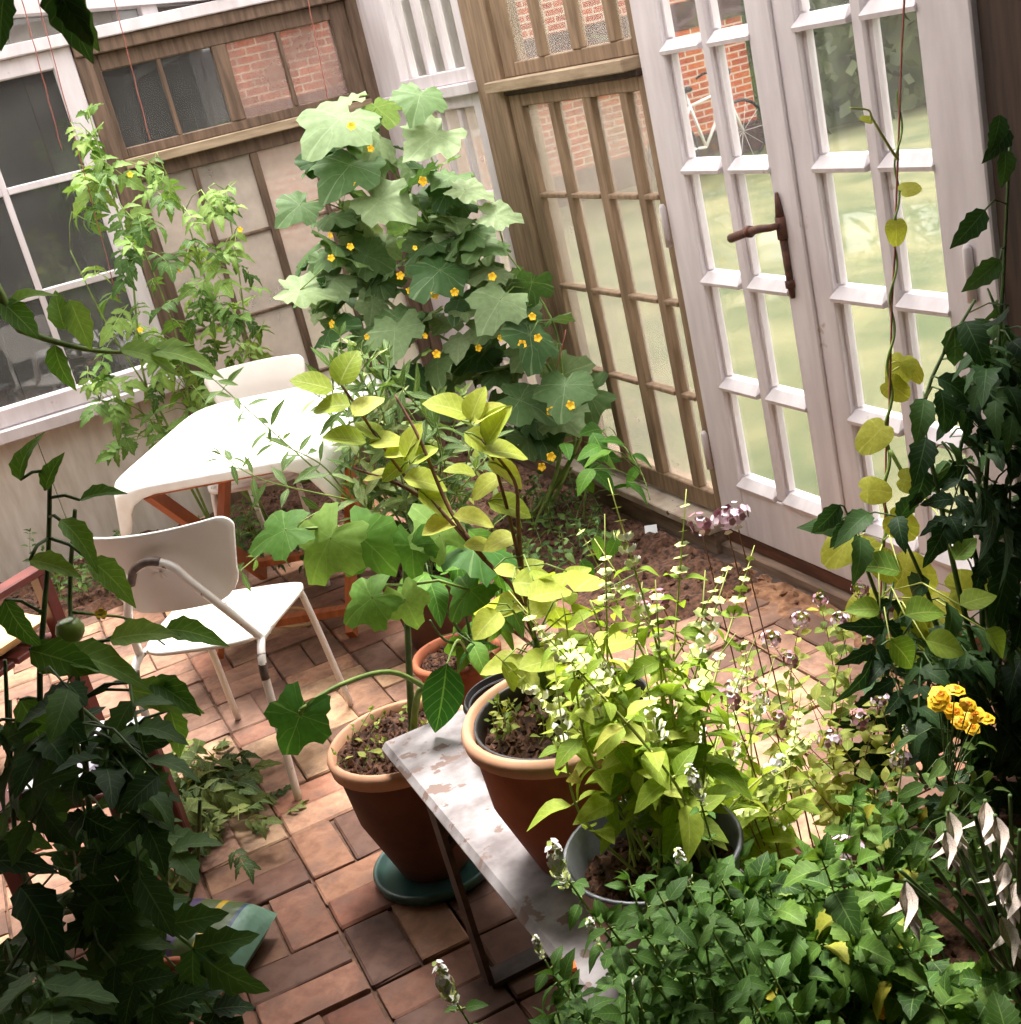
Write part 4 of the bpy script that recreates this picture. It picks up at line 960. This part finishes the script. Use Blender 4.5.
p = Plant('pepper_plant', 'pepper plant with glossy hanging leaves in the small terracotta pot', 'plant', PP+Vector((0, 0, .17)))
for t in ([(470, 640), (462, 590), (470, 545)], [(470, 650), (440, 600), (425, 550)], [(480, 650), (500, 600), (505, 560)], [(475, 650), (445, 640), (430, 620)]): p.stem([p.base]+[at(a, b, Y=3.02) for a, b in t], .006, .003, DSTEM)
p.cloud(K_PEP, [(420, 540), (520, 540), (540, 600), (500, 660), (440, 660), (400, 610)], 34, (2.8, 3.2), (.10, .16), .6, .7)
p.stem([at(468, 655, Y=2.9), at(458, 640, Y=2.5), at(447, 664, Y=2.34)], .0035, .0025, GSTEM); p.leaf(K_PEP, at(447, 664, Y=2.33), cr*-.12-cu*1, -cd+Vector((.2, 0, .1)), .165)
p.done(DSTEM)
#@HERBS
# ---- flowering basil in the bucket and behind it
def basil(label, base, tops, name='basil_plant', size=(.045, .075), fl=True, start=.12):
    p = Plant(name, label, 'plant', base)
    for i, (x, y, D) in enumerate(tops):
        t = at(x, y, Y=D); b0 = p.base+Vector((R.uniform(-.06, .06), R.uniform(-.06, .06), 0))
        P = p.sprig(b0, t, K_BAS, size, .042, .0028, YSTEM, .08, start, True, not fl, .7, .9, .25, .55)
        if fl and i % 4 < 3:
            ax = (P[-1]-P[-3]).normalized(); white = R.random() < .4
            for k in range(R.randint(3, 7)):
                q = P[-1]+ax*(.019*k); p.put(F_WHORLW if white and k < 3 else F_WHORL, 'flower_whorl', q, (1, R.uniform(-1, 1), 0), ax, R.uniform(.85, 1.2)*(1-.07*k))
            b = MB(); b.tube([P[-1]-p.base, P[-1]+ax*.12-p.base], .0014, .0008, 4); b.build('flower_stalk', YSTEM, p.e)
    p.done(YSTEM); return p
BP = [(545, 660), (580, 600), (640, 590), (700, 640), (740, 700), (780, 780), (740, 820), (680, 820), (600, 760), (545, 750)]
tp = []
for k in range(30): x, y = rnd_poly(BP); tp.append((x, y, R.uniform(1.32, 1.6)))
tp += [(640, 610, 1.5), (590, 600, 1.5), (680, 570, 1.55), (632, 560, 1.5), (700, 650, 1.5), (560, 640, 1.5), (735, 610, 1.6), (610, 690, 1.42), (660, 660, 1.45)]
basil('yellow green flowering basil filling the zinc bucket', PB+Vector((.02, 0, .18)), tp, start=.3)
PG = Vector((.92, 1.80, .002))
pot('flower_pot', 'terracotta pot on the floor hidden under the basil beside the bench', PG, .13, .09, .22, TERRA, rim=.03, soil=.03)
tp = [(x, y, R.uniform(1.62, 1.85)) for x, y in (rnd_poly([(660, 690), (740, 690), (800, 760), (800, 830), (700, 840), (640, 760)]) for k in range(22))]
basil('yellow green basil bush in the floor pot beside the bench', PG+Vector((0, 0, .19)), tp, size=(.05, .08))

# ---- mint with white spikes in front of the bench
def herb(name, label, area, n, poly, dep, kind, size, gap, mt, zb=.05, spikes=(), lean=.1, r=.0025, spikeme=None, group=None):
    bx_, by_ = area; p = Plant(name, label, 'plant', (sum(bx_)/2, sum(by_)/2, zb), group)
    for k in range(n):
        x, y = rnd_poly(poly); D = R.uniform(*dep); t = at(x, y, Y=D)
        if t.z < zb+.06: t = at(x, y, Z=zb+R.uniform(.08, .16))
        b0 = Vector((min(max(t.x+R.gauss(0, .06), bx_[0]), bx_[1]), min(max(t.y+R.gauss(0, .06), by_[0]), by_[1]), zb-.02)); p.sprig(b0, t, kind, size, gap, r, mt, lean, .45, True, True, .8, .9, .22, .3)
    for x, y, D, ln in spikes:
        t = at(x, y, Y=D); b0 = Vector((min(max(t.x, bx_[0]), bx_[1]), min(max(t.y, by_[0]), by_[1]), zb-.02)); P = p.sprig(b0, t, kind, size, gap*1.3, r, mt, .05, .3, True, False)
        ax = (P[-1]-P[-2]).normalized(); p.put(spikeme or F_MSP, 'flower_spike', t+ax*.02, (1, 0, .1), ax, ln)
    p.done(mt); return p
herb('mint_plant', 'mint with white flower spikes reaching over the bench plank', ((.50, .84), (.75, 1.14)), 34, [(580, 910), (640, 860), (720, 850), (760, 920), (740, 1030), (560, 1030), (520, 1010), (550, 960)], (1.02, 1.22), K_MINT, (.032, .052), .036, GSTEM, zb=.05,
     spikes=[(455, 1000, 1.15, 1.0), (565, 875, 1.2, 1.15), (700, 800, 1.25, .9), (545, 960, 1.1, .5), (600, 945, 1.12, .6), (640, 1000, 1.05, .5), (690, 880, 1.2, .8)])
herb('mint_plant', 'low mint between the bench and the lemon balm', ((.84, 1.05), (.9, 1.55)), 34, [(640, 850), (760, 800), (820, 860), (800, 1030), (640, 1030)], (1.2, 1.5), K_MINT, (.036, .058), .04, GSTEM, spikes=[(905, 745, 1.7, .6)])
herb('lemon_balm', 'lemon balm clump with broad crinkled leaves next to the mint', ((.85, 1.15), (1.1, 1.75)), 36, [(740, 870), (790, 825), (850, 840), (880, 900), (860, 1030), (740, 1030)], (1.15, 1.5), K_BALM, (.052, .08), .05, GSTEM)
herb('lemon_balm', 'lemon balm clump below the dried onion flowers', ((1.0, 1.4), (.9, 1.6)), 30, [(850, 920), (900, 900), (940, 970), (1030, 980), (1030, 1030), (840, 1030)], (1.15, 1.4), K_BALM, (.046, .07), .05, GSTEM)
herb('lemon_balm', 'lemon balm clump growing at the foot of the marigold', ((1.15, 1.7), (1.5, 2.0)), 24, [(830, 790), (900, 760), (1000, 800), (1021, 900), (900, 900), (850, 850)], (1.6, 1.85), K_BALM, (.048, .07), .05, DSTEM)

# ---- oregano
p = Plant('oregano', 'wiry oregano with lilac flower heads beside the bricks', 'plant', (1.28, 1.95, .04))
for x, y, D in ((860, 590, 1.95), (840, 620, 1.95), (870, 640, 1.95), (730, 690, 1.9), (790, 660, 1.95), (810, 700, 1.95), (820, 600, 2.0), (850, 850, 1.6), (770, 640, 2.0), (740, 650, 2.0), (845, 690, 1.9), (800, 620, 2.05), (900, 650, 1.9), (880, 700, 1.85), (900, 760, 1.75), (780, 720, 1.9), (830, 740, 1.85), (860, 720, 1.85), (760, 700, 1.9), (815, 780, 1.8)):
    t = at(x, y, Y=D); P = p.sprig(p.base+Vector((R.uniform(-.12, .12), R.uniform(-.1, .1), -.02)), t, K_OREG, (.03, .05), .034, .0014, RSTEM, .08, .25, True, True, .7, .9, .25, .4)
    if R.random() < .75 or y < 640: p.put(R.choice((F_LIL, F_LIL, F_DRY)), 'flower_head', P[-1], (1, R.uniform(-1, 1), .1), (0, 0, 1), R.uniform(.9, 1.4))
for x, y, D in ((725, 520, 1.98), (700, 525, 1.98), (735, 515, 1.98), (660, 600, 1.7), (645, 615, 1.7), (845, 850, 1.55), (730, 700, 1.7)):
    t = at(x, y, Y=D); b0 = Vector((min(1.3, t.x), 1.9, .03)) if D > 1.9 else Vector((max(.98, t.x), D, .03)); b = MB(); b.tube([q-p.base for q in spline([b0, b0.lerp(t, .5)+Vector((0, 0, .06)), t], 5)], .0018, .0012, 4); b.build('stem', RSTEM, p.e); p.put(R.choice((F_LIL, F_DRY)), 'flower_head', t, (1, 0, 0), (0, 0, 1), R.uniform(1.1, 1.5))
p.done(RSTEM)

# ---- tomato by the right hand door
tb_ = Vector((1.72, 1.92, .03))
p = Plant('tomato_plant', 'dark curled leaved tomato growing in front of the right door leaf', 'plant', tb_)
for t in ([(960, 700), (930, 600), (905, 540)], [(985, 650), (985, 500), (1000, 330), (1010, 140)], [(975, 650), (940, 500), (925, 400), (975, 300)], [(985, 600), (960, 450), (1010, 370)], [(980, 680), (900, 640), (850, 520)], [(990, 650), (1030, 550), (1035, 400)]): p.stem([tb_]+[at(a, b, Y=1.85) for a, b in t], .007, .003, DSTEM)
TR = [(995, 300), (1021, 260), (1040, 260), (1040, 640), (940, 640), (880, 600), (830, 520), (890, 480), (930, 430), (900, 370), (960, 330)]
p.cloud(K_TOMR, [(995, 300), (1040, 280), (1040, 420), (970, 440), (940, 400), (975, 350)], 11, (1.72, 1.98), (.13, .22), .5, .5, pr=.002)
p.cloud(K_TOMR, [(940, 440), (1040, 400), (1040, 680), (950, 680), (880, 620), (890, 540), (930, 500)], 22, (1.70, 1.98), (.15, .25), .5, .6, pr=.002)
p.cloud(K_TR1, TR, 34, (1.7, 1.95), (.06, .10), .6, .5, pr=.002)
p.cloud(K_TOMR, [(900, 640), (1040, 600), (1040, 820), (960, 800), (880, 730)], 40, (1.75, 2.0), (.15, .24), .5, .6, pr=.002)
for x, y in ((1005, 150), (1010, 130), (1000, 115), (985, 210), (850, 520), (840, 505), (925, 470), (1000, 260)): p.leaf(K_TR1, at(x, y, Y=1.8), cr*R.uniform(-1, .3)-cu*R.uniform(.2, 1), -cd, R.uniform(.06, .09), min(p.nodes, key=lambda a: (a-at(x, y, Y=1.8)).length), .002)
p.done(DSTEM)
# ---- bean on twine
def twine(label, a, b, r=.0018): 
    m_ = MB(); P = [Vector(a).lerp(Vector(b), k/14) for k in range(15)]; m_.tube([q+Vector((.0015*math.sin(k*2.3), .0015*math.cos(k*1.9), 0)) for k, q in enumerate(P)], r, r, 5)
    o = m_.build('twine', TWINE); tag(o, label, 'string', 'red twines hung from the roof timbers'); return o
ta, tb2 = at(906, -60, Y=2.12), at(880, 640, Y=2.0)
twine('red twine carrying the bean shoot in front of the right door leaf', ta, tb2, .0022)
p = Plant('bean_vine', 'yellow green heart leaved bean twining up the red twine', 'plant', (1.42, 1.98, .03))
pts = []
for k in range(60):
    t = k/59; q = tb2.lerp(ta, .0+.80*t); a = k*.9; pts.append(q+Vector((.006*math.cos(a), .006*math.sin(a), 0)))
p.stem([p.base, at(885, 700, Y=2.0)]+pts, .0045, .0018, GSTEM, seg=2)
p.stem([at(890, 450, Y=2.02), at(915, 490, Y=1.98), at(950, 512, Y=1.95), at(1000, 512, Y=1.9), at(1020, 500, Y=1.88)], .0045, .003, GSTEM)
p.stem([at(898, 160, Y=2.07), at(885, 140, Y=2.05), at(872, 118, Y=2.05), at(868, 110, Y=2.05), at(850, 108, Y=2.05)], .003, .0015, YSTEM)
for x, y, dx, dz, sz in ((896, 225, .1, -1, .040), (905, 190, 1, .3, .035), (902, 362, -.3, -1, .055), (890, 385, .7, -.4, .05), (880, 430, -.7, -.7, .06), (910, 365, .5, -.6, .045), (868, 490, .9, 0, .055), (905, 480, .9, -.2, .05), (850, 540, -.8, -.7, .07), (895, 520, .4, -.3, .06), (880, 560, .5, -.5, .06), (870, 120, -.9, .3, .02), (855, 550, .9, .2, .06), (905, 570, .9, -.4, .085), (910, 610, .8, -.6, .085), (930, 610, .9, .2, .08), (960, 590, .9, .1, .085), (870, 600, -.6, -.5, .06), (900, 640, .7, -.4, .09)):
    q = at(x, y, Y=1.98 if y > 400 else 2.05); d = cr*dx+cu*dz; p.leaf(K_HEART, q, d, -cd+Vector((R.gauss(0, .3), 0, .5)), sz*1.15, min(p.nodes, key=lambda a: (a-q).length), .0014)
K_BL = k_ovate(L_BASB, .72, 0, (.1, .5), rows=8, cols=2, seed=19)
for x, y, dx, dz, sz in ((900, 572, -.9, .3, .085), (905, 615, .9, .2, .08), (890, 640, .7, -.6, .08), (960, 605, .8, .3, .075), (925, 640, .8, -.2, .085), (955, 560, .5, .6, .06), (985, 630, .6, -.6, .07), (880, 610, -.8, .1, .06)):
    q = at(x, y, Y=1.72); p.leaf(K_BL, q, cr*dx+cu*dz, -cd*.6+Vector((R.gauss(0, .2), 0, .8)), sz, min(p.nodes, key=lambda a: (a-q).length), .002)
p.done(YSTEM)
# ---- marigold
p = Plant('marigold', 'marigold with a cluster of orange yellow flowers by the dark tomato', 'plant', (1.22, 1.55, .05))
for x, y in ((940, 695), (955, 690), (948, 707), (968, 705), (975, 715), (960, 722), (985, 718), (955, 712), (972, 728), (938, 702)):
    t = at(x, y, Y=1.52+R.uniform(-.02, .03)); b = MB(); b.tube([q-p.base for q in spline([p.base, at(950, 800, Y=1.54), t], 5)], .0016, .001, 4); b.build('stem', DSTEM, p.e); p.put(F_ORG, 'flower', t, (1, R.uniform(-1, 1), 0), -cd*.7+Vector((R.gauss(0, .3), 0, .7)), R.uniform(.014, .019))
p.nodes = [at(950, y, Y=1.54) for y in range(730, 900, 12)]
p.cloud(K_WEED, [(900, 740), (1000, 740), (1010, 880), (900, 880)], 40, (1.48, 1.62), (.03, .055), .4, .7, pr=.001); p.done(DSTEM)
p = Plant('marigold', 'single small marigold bloom low in the lemon balm', 'plant', (.88, 1.18, .05)); t = at(882, 1010, Y=1.16)
p.stem([p.base, (p.base+t)/2+Vector((.02, 0, .02)), t], .0018, .0012, DSTEM); p.put(F_ORG, 'flower', t, (1, 0, 0), -cd, .013); p.put(F_ORG, 'flower', t+Vector((.012, .004, -.006)), (1, 1, 0), -cd+Vector((.5, 0, 0)), .010); p.done()
# ---- onion gone to seed
p = Plant('flowering_onion', 'onion clump with dried papery drooping flower heads', 'plant', at(1015, 945, Y=1.25)+Vector((0, 0, -.10)))
def dry_head():
    l = LM(); rr = random.Random(3)
    for k in range(6):
        M = Matrix.Rotation(rr.uniform(-.5, .5), 3, 'X') @ Matrix.Rotation(k*1.05, 3, 'Y'); l.blade(M, rr.uniform(.7, 1.1), .3, P_LAN, 5, .6, rr.uniform(.1, .6), 0, 1, .3, rr)
    return l.mesh('dried_flower', PAPER)
DRY = dry_head()
for x, y, hd in ((948, 810, 1), (985, 800, 1), (900, 870, 0), (905, 880, 1), (945, 830, 1), (1010, 795, 0), (960, 850, 0), (1005, 860, 1), (930, 860, 0), (1020, 830, 0), (995, 815, 1), (970, 880, 0), (1000, 915, 1), (975, 815, 0), (1015, 880, 1), (955, 890, 0), (930, 895, 0)):
    t = at(x, y, Y=1.18+R.uniform(-.05, .05)); p.stem([p.base+Vector((R.uniform(-.015, .015), R.uniform(-.015, .015), 0)), p.base.lerp(t, .5)+Vector((0, 0, .015)), t], .0042, .003, DSTEM, name='stalk')
    if hd: p.put(DRY, 'dried_flower', t, -cu*1+cr*R.uniform(-.4, .6), -cd, R.uniform(.055, .075))
p.done()
# ---- big dark tomato on the left
p = Plant('tomato_plant', 'big dark green tomato bush with one unripe fruit beside the stool', 'plant', PT+Vector((0, 0, .20)))
for t in ([(95, 950), (60, 800), (40, 700), (48, 560), (50, 470)], [(100, 960), (90, 820), (80, 700), (70, 600), (75, 510)], [(120, 950), (150, 860), (130, 760), (60, 690)], [(90, 980), (40, 920), (15, 830), (10, 700)], [(130, 960), (190, 900), (200, 800)], [(110, 1000), (60, 1000), (10, 980)], [(80, 980), (20, 860), (5, 660)]):
    p.stem([p.base]+[at(a, b, Y=1.9+R.uniform(-.08, .08)) for a, b in t],   .0065, .003, DSTEM)
TL = [(0, 700), (60, 690), (120, 700), (160, 740), (180, 850), (180, 950), (150, 1024), (0, 1024)]
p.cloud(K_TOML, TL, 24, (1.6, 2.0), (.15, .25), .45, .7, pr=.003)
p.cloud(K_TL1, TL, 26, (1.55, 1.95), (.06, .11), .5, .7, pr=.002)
p.cloud(K_TOML, [(0, 900), (180, 900), (230, 1024), (0, 1024)], 11, (1.4, 1.75), (.16, .24), .45, .7, pr=.003)
for x, y, dx, dz, sz in ((30, 650, .9, -.2, .13), (60, 655, 1, .05, .15), (130, 690, 1, -.1, .12), (150, 680, .9, -.4, .11), (170, 710, .4, -1, .09), (20, 480, 0, 1, .08), (45, 490, .3, .9, .07), (30, 560, 1, -.1, .09), (90, 560, 1, -.6, .1), (80, 500, .9, .4, .08), (60, 520, .8, -.5, .1), (110, 640, 1, .3, .12), (20, 700, .6, -.8, .13), (5, 600, .5, -1, .1), (165, 630, .9, .1, .1)):
    q = at(x, y, Y=1.85); d = cr*dx+cu*dz-cd*.2; p.leaf(K_TLL, q, d, -cd*.6+Vector((R.gauss(0, .3), 0, .7)), sz*.82, min(p.nodes, key=lambda a: (a-q).length), .003)
q = at(70, 630, Y=1.9); b = MB(); b.lathe([(0, -.020), (.012, -.018), (.020, -.008), (.0215, .002), (.017, .013), (.008, .017), (0, .015)], 16); o = b.build('fruit', TOMATO, p.e); o.location = q-p.base
cl = k_star(DSTEM, 5, 'calyx', .1); p.put(cl, 'calyx', q+Vector((0, 0, .015)), (1, 0, 0), (0, 0, 1), .016)
for x, y in ((101, 614),): p.put(F_YEL, 'flower', at(x, y, Y=1.9), (1, 0, 0), -cd, .010)
p.stem([at(72, 612, Y=1.9), at(100, 615, Y=1.9), at(130, 620, Y=1.9), at(165, 645, Y=1.9)], .003, .0015, GSTEM)
p.done(DSTEM)
# ---- overhanging shoots at the left edge
p = Plant('tomato_plant', 'lit tomato shoot arching in from the left wall', 'plant', (-.75, 2.35, 0)); 
p.stem([p.base, (-.55, 2.3, .9), at(-40, 305, Y=2.3), at(20, 330, Y=2.3), at(80, 348, Y=2.3), at(130, 352, Y=2.3), at(195, 345, Y=2.3)], .012, .002, GSTEM)
for x, y, dx, dz, sz in ((150, 352, 1, .1, .12), (120, 350, 1, .0, .1), (65, 330, -.2, .6, .08), (70, 300, .4, -1, .09), (10, 305, .8, .7, .07), (0, 300, .7, -.6, .09), (55, 345, .1, -1, .08)):
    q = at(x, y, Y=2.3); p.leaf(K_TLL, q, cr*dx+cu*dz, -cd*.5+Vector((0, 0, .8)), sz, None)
p.done()
p = Plant('tomato_plant', 'dark tomato shoot hanging down beside the roof beam', 'plant', (-.75, 2.0, 0)); p.stem([p.base, (-.7, 2.0, 1.2), at(-60, -40, Y=2.0), at(20, -45, Y=2.0), at(60, -35, Y=2.0)], .012, .003, DSTEM)
for x, y, dx, dz, sz in ((55, -25, .3, -1, .11), (62, -8, .5, -.9, .08), (5, -10, -.2, -1, .08), (35, -40, .8, -.4, .1)): p.leaf(K_TL1, at(x, y, Y=2.0), cr*dx+cu*dz, -cd, sz, None)
p.done()
# ---- clippings, weeds
p = Plant('leaf_heap', 'heap of cut tomato leaves lying on the bricks by the stool', 'leaf pile', at(215, 815, Z=.01))
for k in range(70):
    x, y = rnd_poly([(130, 770), (200, 745), (245, 755), (258, 800), (240, 850), (190, 850), (140, 840)]); q = at(x, y, Z=R.uniform(.015, .11)); a = R.uniform(0, 6.28); p.leaf(K_CUT, q, (math.cos(a), math.sin(a), R.uniform(-.2, .2)), (R.gauss(0, .3), R.gauss(0, .3), 1), R.uniform(.10, .18))
for x, y, a in ((265, 800, .4), (285, 815, .6), (270, 830, 2), (250, 815, 1)): p.leaf(K_CUT, at(x, y, Z=.012), (math.cos(a), math.sin(a), 0), (0, 0, 1), .09)
def weeds(label, poly, n, sz, h, zb=.03, kind=K_WEED, mt=GSTEM, name='weed_patch'):
    c = rnd_poly(poly); p = Plant(name, label, 'plant', at(sum(a for a, b in poly)/len(poly), sum(b for a, b in poly)/len(poly), Z=zb))
    for k in range(n):
        x, y = rnd_poly(poly); b0 = at(x, y, Z=zb); b0.x = min(b0.x, 1.9); b0.y = min(b0.y, 5.88); p.sprig(b0, b0+Vector((R.gauss(0, .03), R.gauss(0, .03), R.uniform(*h))), kind, sz, .028, .0018, mt, .1, .15)
    p.done(mt); return p
weeds('green weeds on the soil under the cucumber', [(520, 500), (590, 490), (625, 520), (600, 570), (530, 580)], 34, (.03, .055), (.06, .16))
weeds('low weeds on the soil before the cream boarded wall', [(40, 585), (110, 565), (150, 560), (150, 590), (80, 620)], 30, (.035, .06), (.08, .24))
weeds('leafy weeds on the dark soil under the table', [(180, 560), (250, 540), (330, 540), (330, 580), (200, 585)], 24, (.04, .06), (.1, .25))
p = Plant('bean_seedling', 'young bean seedling with drooping leaves in the soil by the sill', 'plant', at(610, 590, Z=.03))
for t in ([(605, 560), (595, 535)], [(612, 560), (618, 535)], [(615, 585), (650, 570), (665, 590)], [(605, 590), (580, 560)]):
    P = p.stem([p.base]+[at(a, b, Y=p.base.y-.02) for a, b in t], .003, .002, GSTEM); p.leaf(K_PEP, P[-1], (R.uniform(-1, 1), -.3, -.8), (0, -.8, .5), R.uniform(.08, .13))
p.done()
# trailing shoots between sill and cucumber
p = Plant('trailing_vine', 'trailing green leaved vine along the sill under the brown side window', 'plant', (1.75, 4.1, .05))
p.stem([p.base, at(590, 460, Y=4.05), at(615, 440, Y=3.95), at(640, 470, Y=3.8), at(650, 500, Y=3.7)], .004, .002, GSTEM)
p.cloud(K_PEP, [(560, 430), (630, 420), (660, 500), (620, 490), (570, 480)], 22, (3.7, 4.1), (.08, .13), .5, .6); p.done()
# ---- twines
for (x0, y0, x1, y1, D, lab) in ((104, -40, 150, 140, 5.3, 'red twine in front of the brown upper back window, over the bushy tomato'), (30, -30, 118, 300, 5.35, 'red twine crossing the white back window to the thin tomato'), (300, -40, 330, 110, 4.95, 'red twine reaching down to the top cucumber leaf'), (14, -30, 62, 150, 5.35, 'red twine at the top of the thin tomato'), (634, 0, 622, 92, 3.9, 'red twine against the brown side window frame'), (566, 330, 545, 420, 4.15, 'red twine among the lower cucumber leaves')):
    twine(lab, at(x0, y0, Y=D), at(x1, y1, Y=D), .0020)
# ---- hedge outside
hd = empty('garden_hedge', (12.5, 13.5, -.12)); tag(hd, 'tall dark hedge beyond the lawn beside the brick house', 'hedge')
hb_ = MB(); rr = random.Random(9)
for k in range(5200):
    x = rr.uniform(-3.2, 6); y = rr.uniform(-1.2, 1.2)-.25*x; z = rr.uniform(0, 2.6+.5*math.sin(x*1.3)); d = Vector((rr.gauss(0, 1), rr.gauss(0, 1), rr.gauss(0, 1))).normalized(); a = d.orthogonal().normalized(); b_ = d.cross(a); c = Vector((x, y, z)); q = rr.uniform(.07, .16)
    hb_.add([c+a*q, c+b_*q*.6, c-a*q, c-b_*q*.6], [(0, 1, 2, 3)])
cv = []; 
for x in range(-8, 16):
    xx = x*.4; cv.append((xx, -.25*xx, 2.3+.5*math.sin(xx*1.3)))
hc = MB()
for k in range(len(cv)-1):
    (xa, ya, za), (xb, yb, zb_) = cv[k], cv[k+1]; hc.add([(xa, ya-.5, 0), (xb, yb-.5, 0), (xb, yb-.4, zb_), (xa, ya-.4, za), (xa, ya+.5, 0), (xb, yb+.5, 0), (xb, yb+.4, zb_), (xa, ya+.4, za)], [(0, 1, 2, 3), (5, 4, 7, 6), (3, 2, 6, 7)])
HEDGE = mat('hedge_foliage', (40, 52, 30), (84, 92, 60), 3, .8, bmp=0)
o = hb_.build('foliage', HEDGE, hd, False); o['kind'] = 'stuff'
hc.build('inner_growth', HEDGE, hd, False)
for k in range(6): b = MB(); b.tube([(-2.8+k*1.6, .7-.4*k, 0), (-2.7+k*1.6, .7-.4*k, 1.6)], .06, .03, 6); b.build('trunk', BARK, hd)
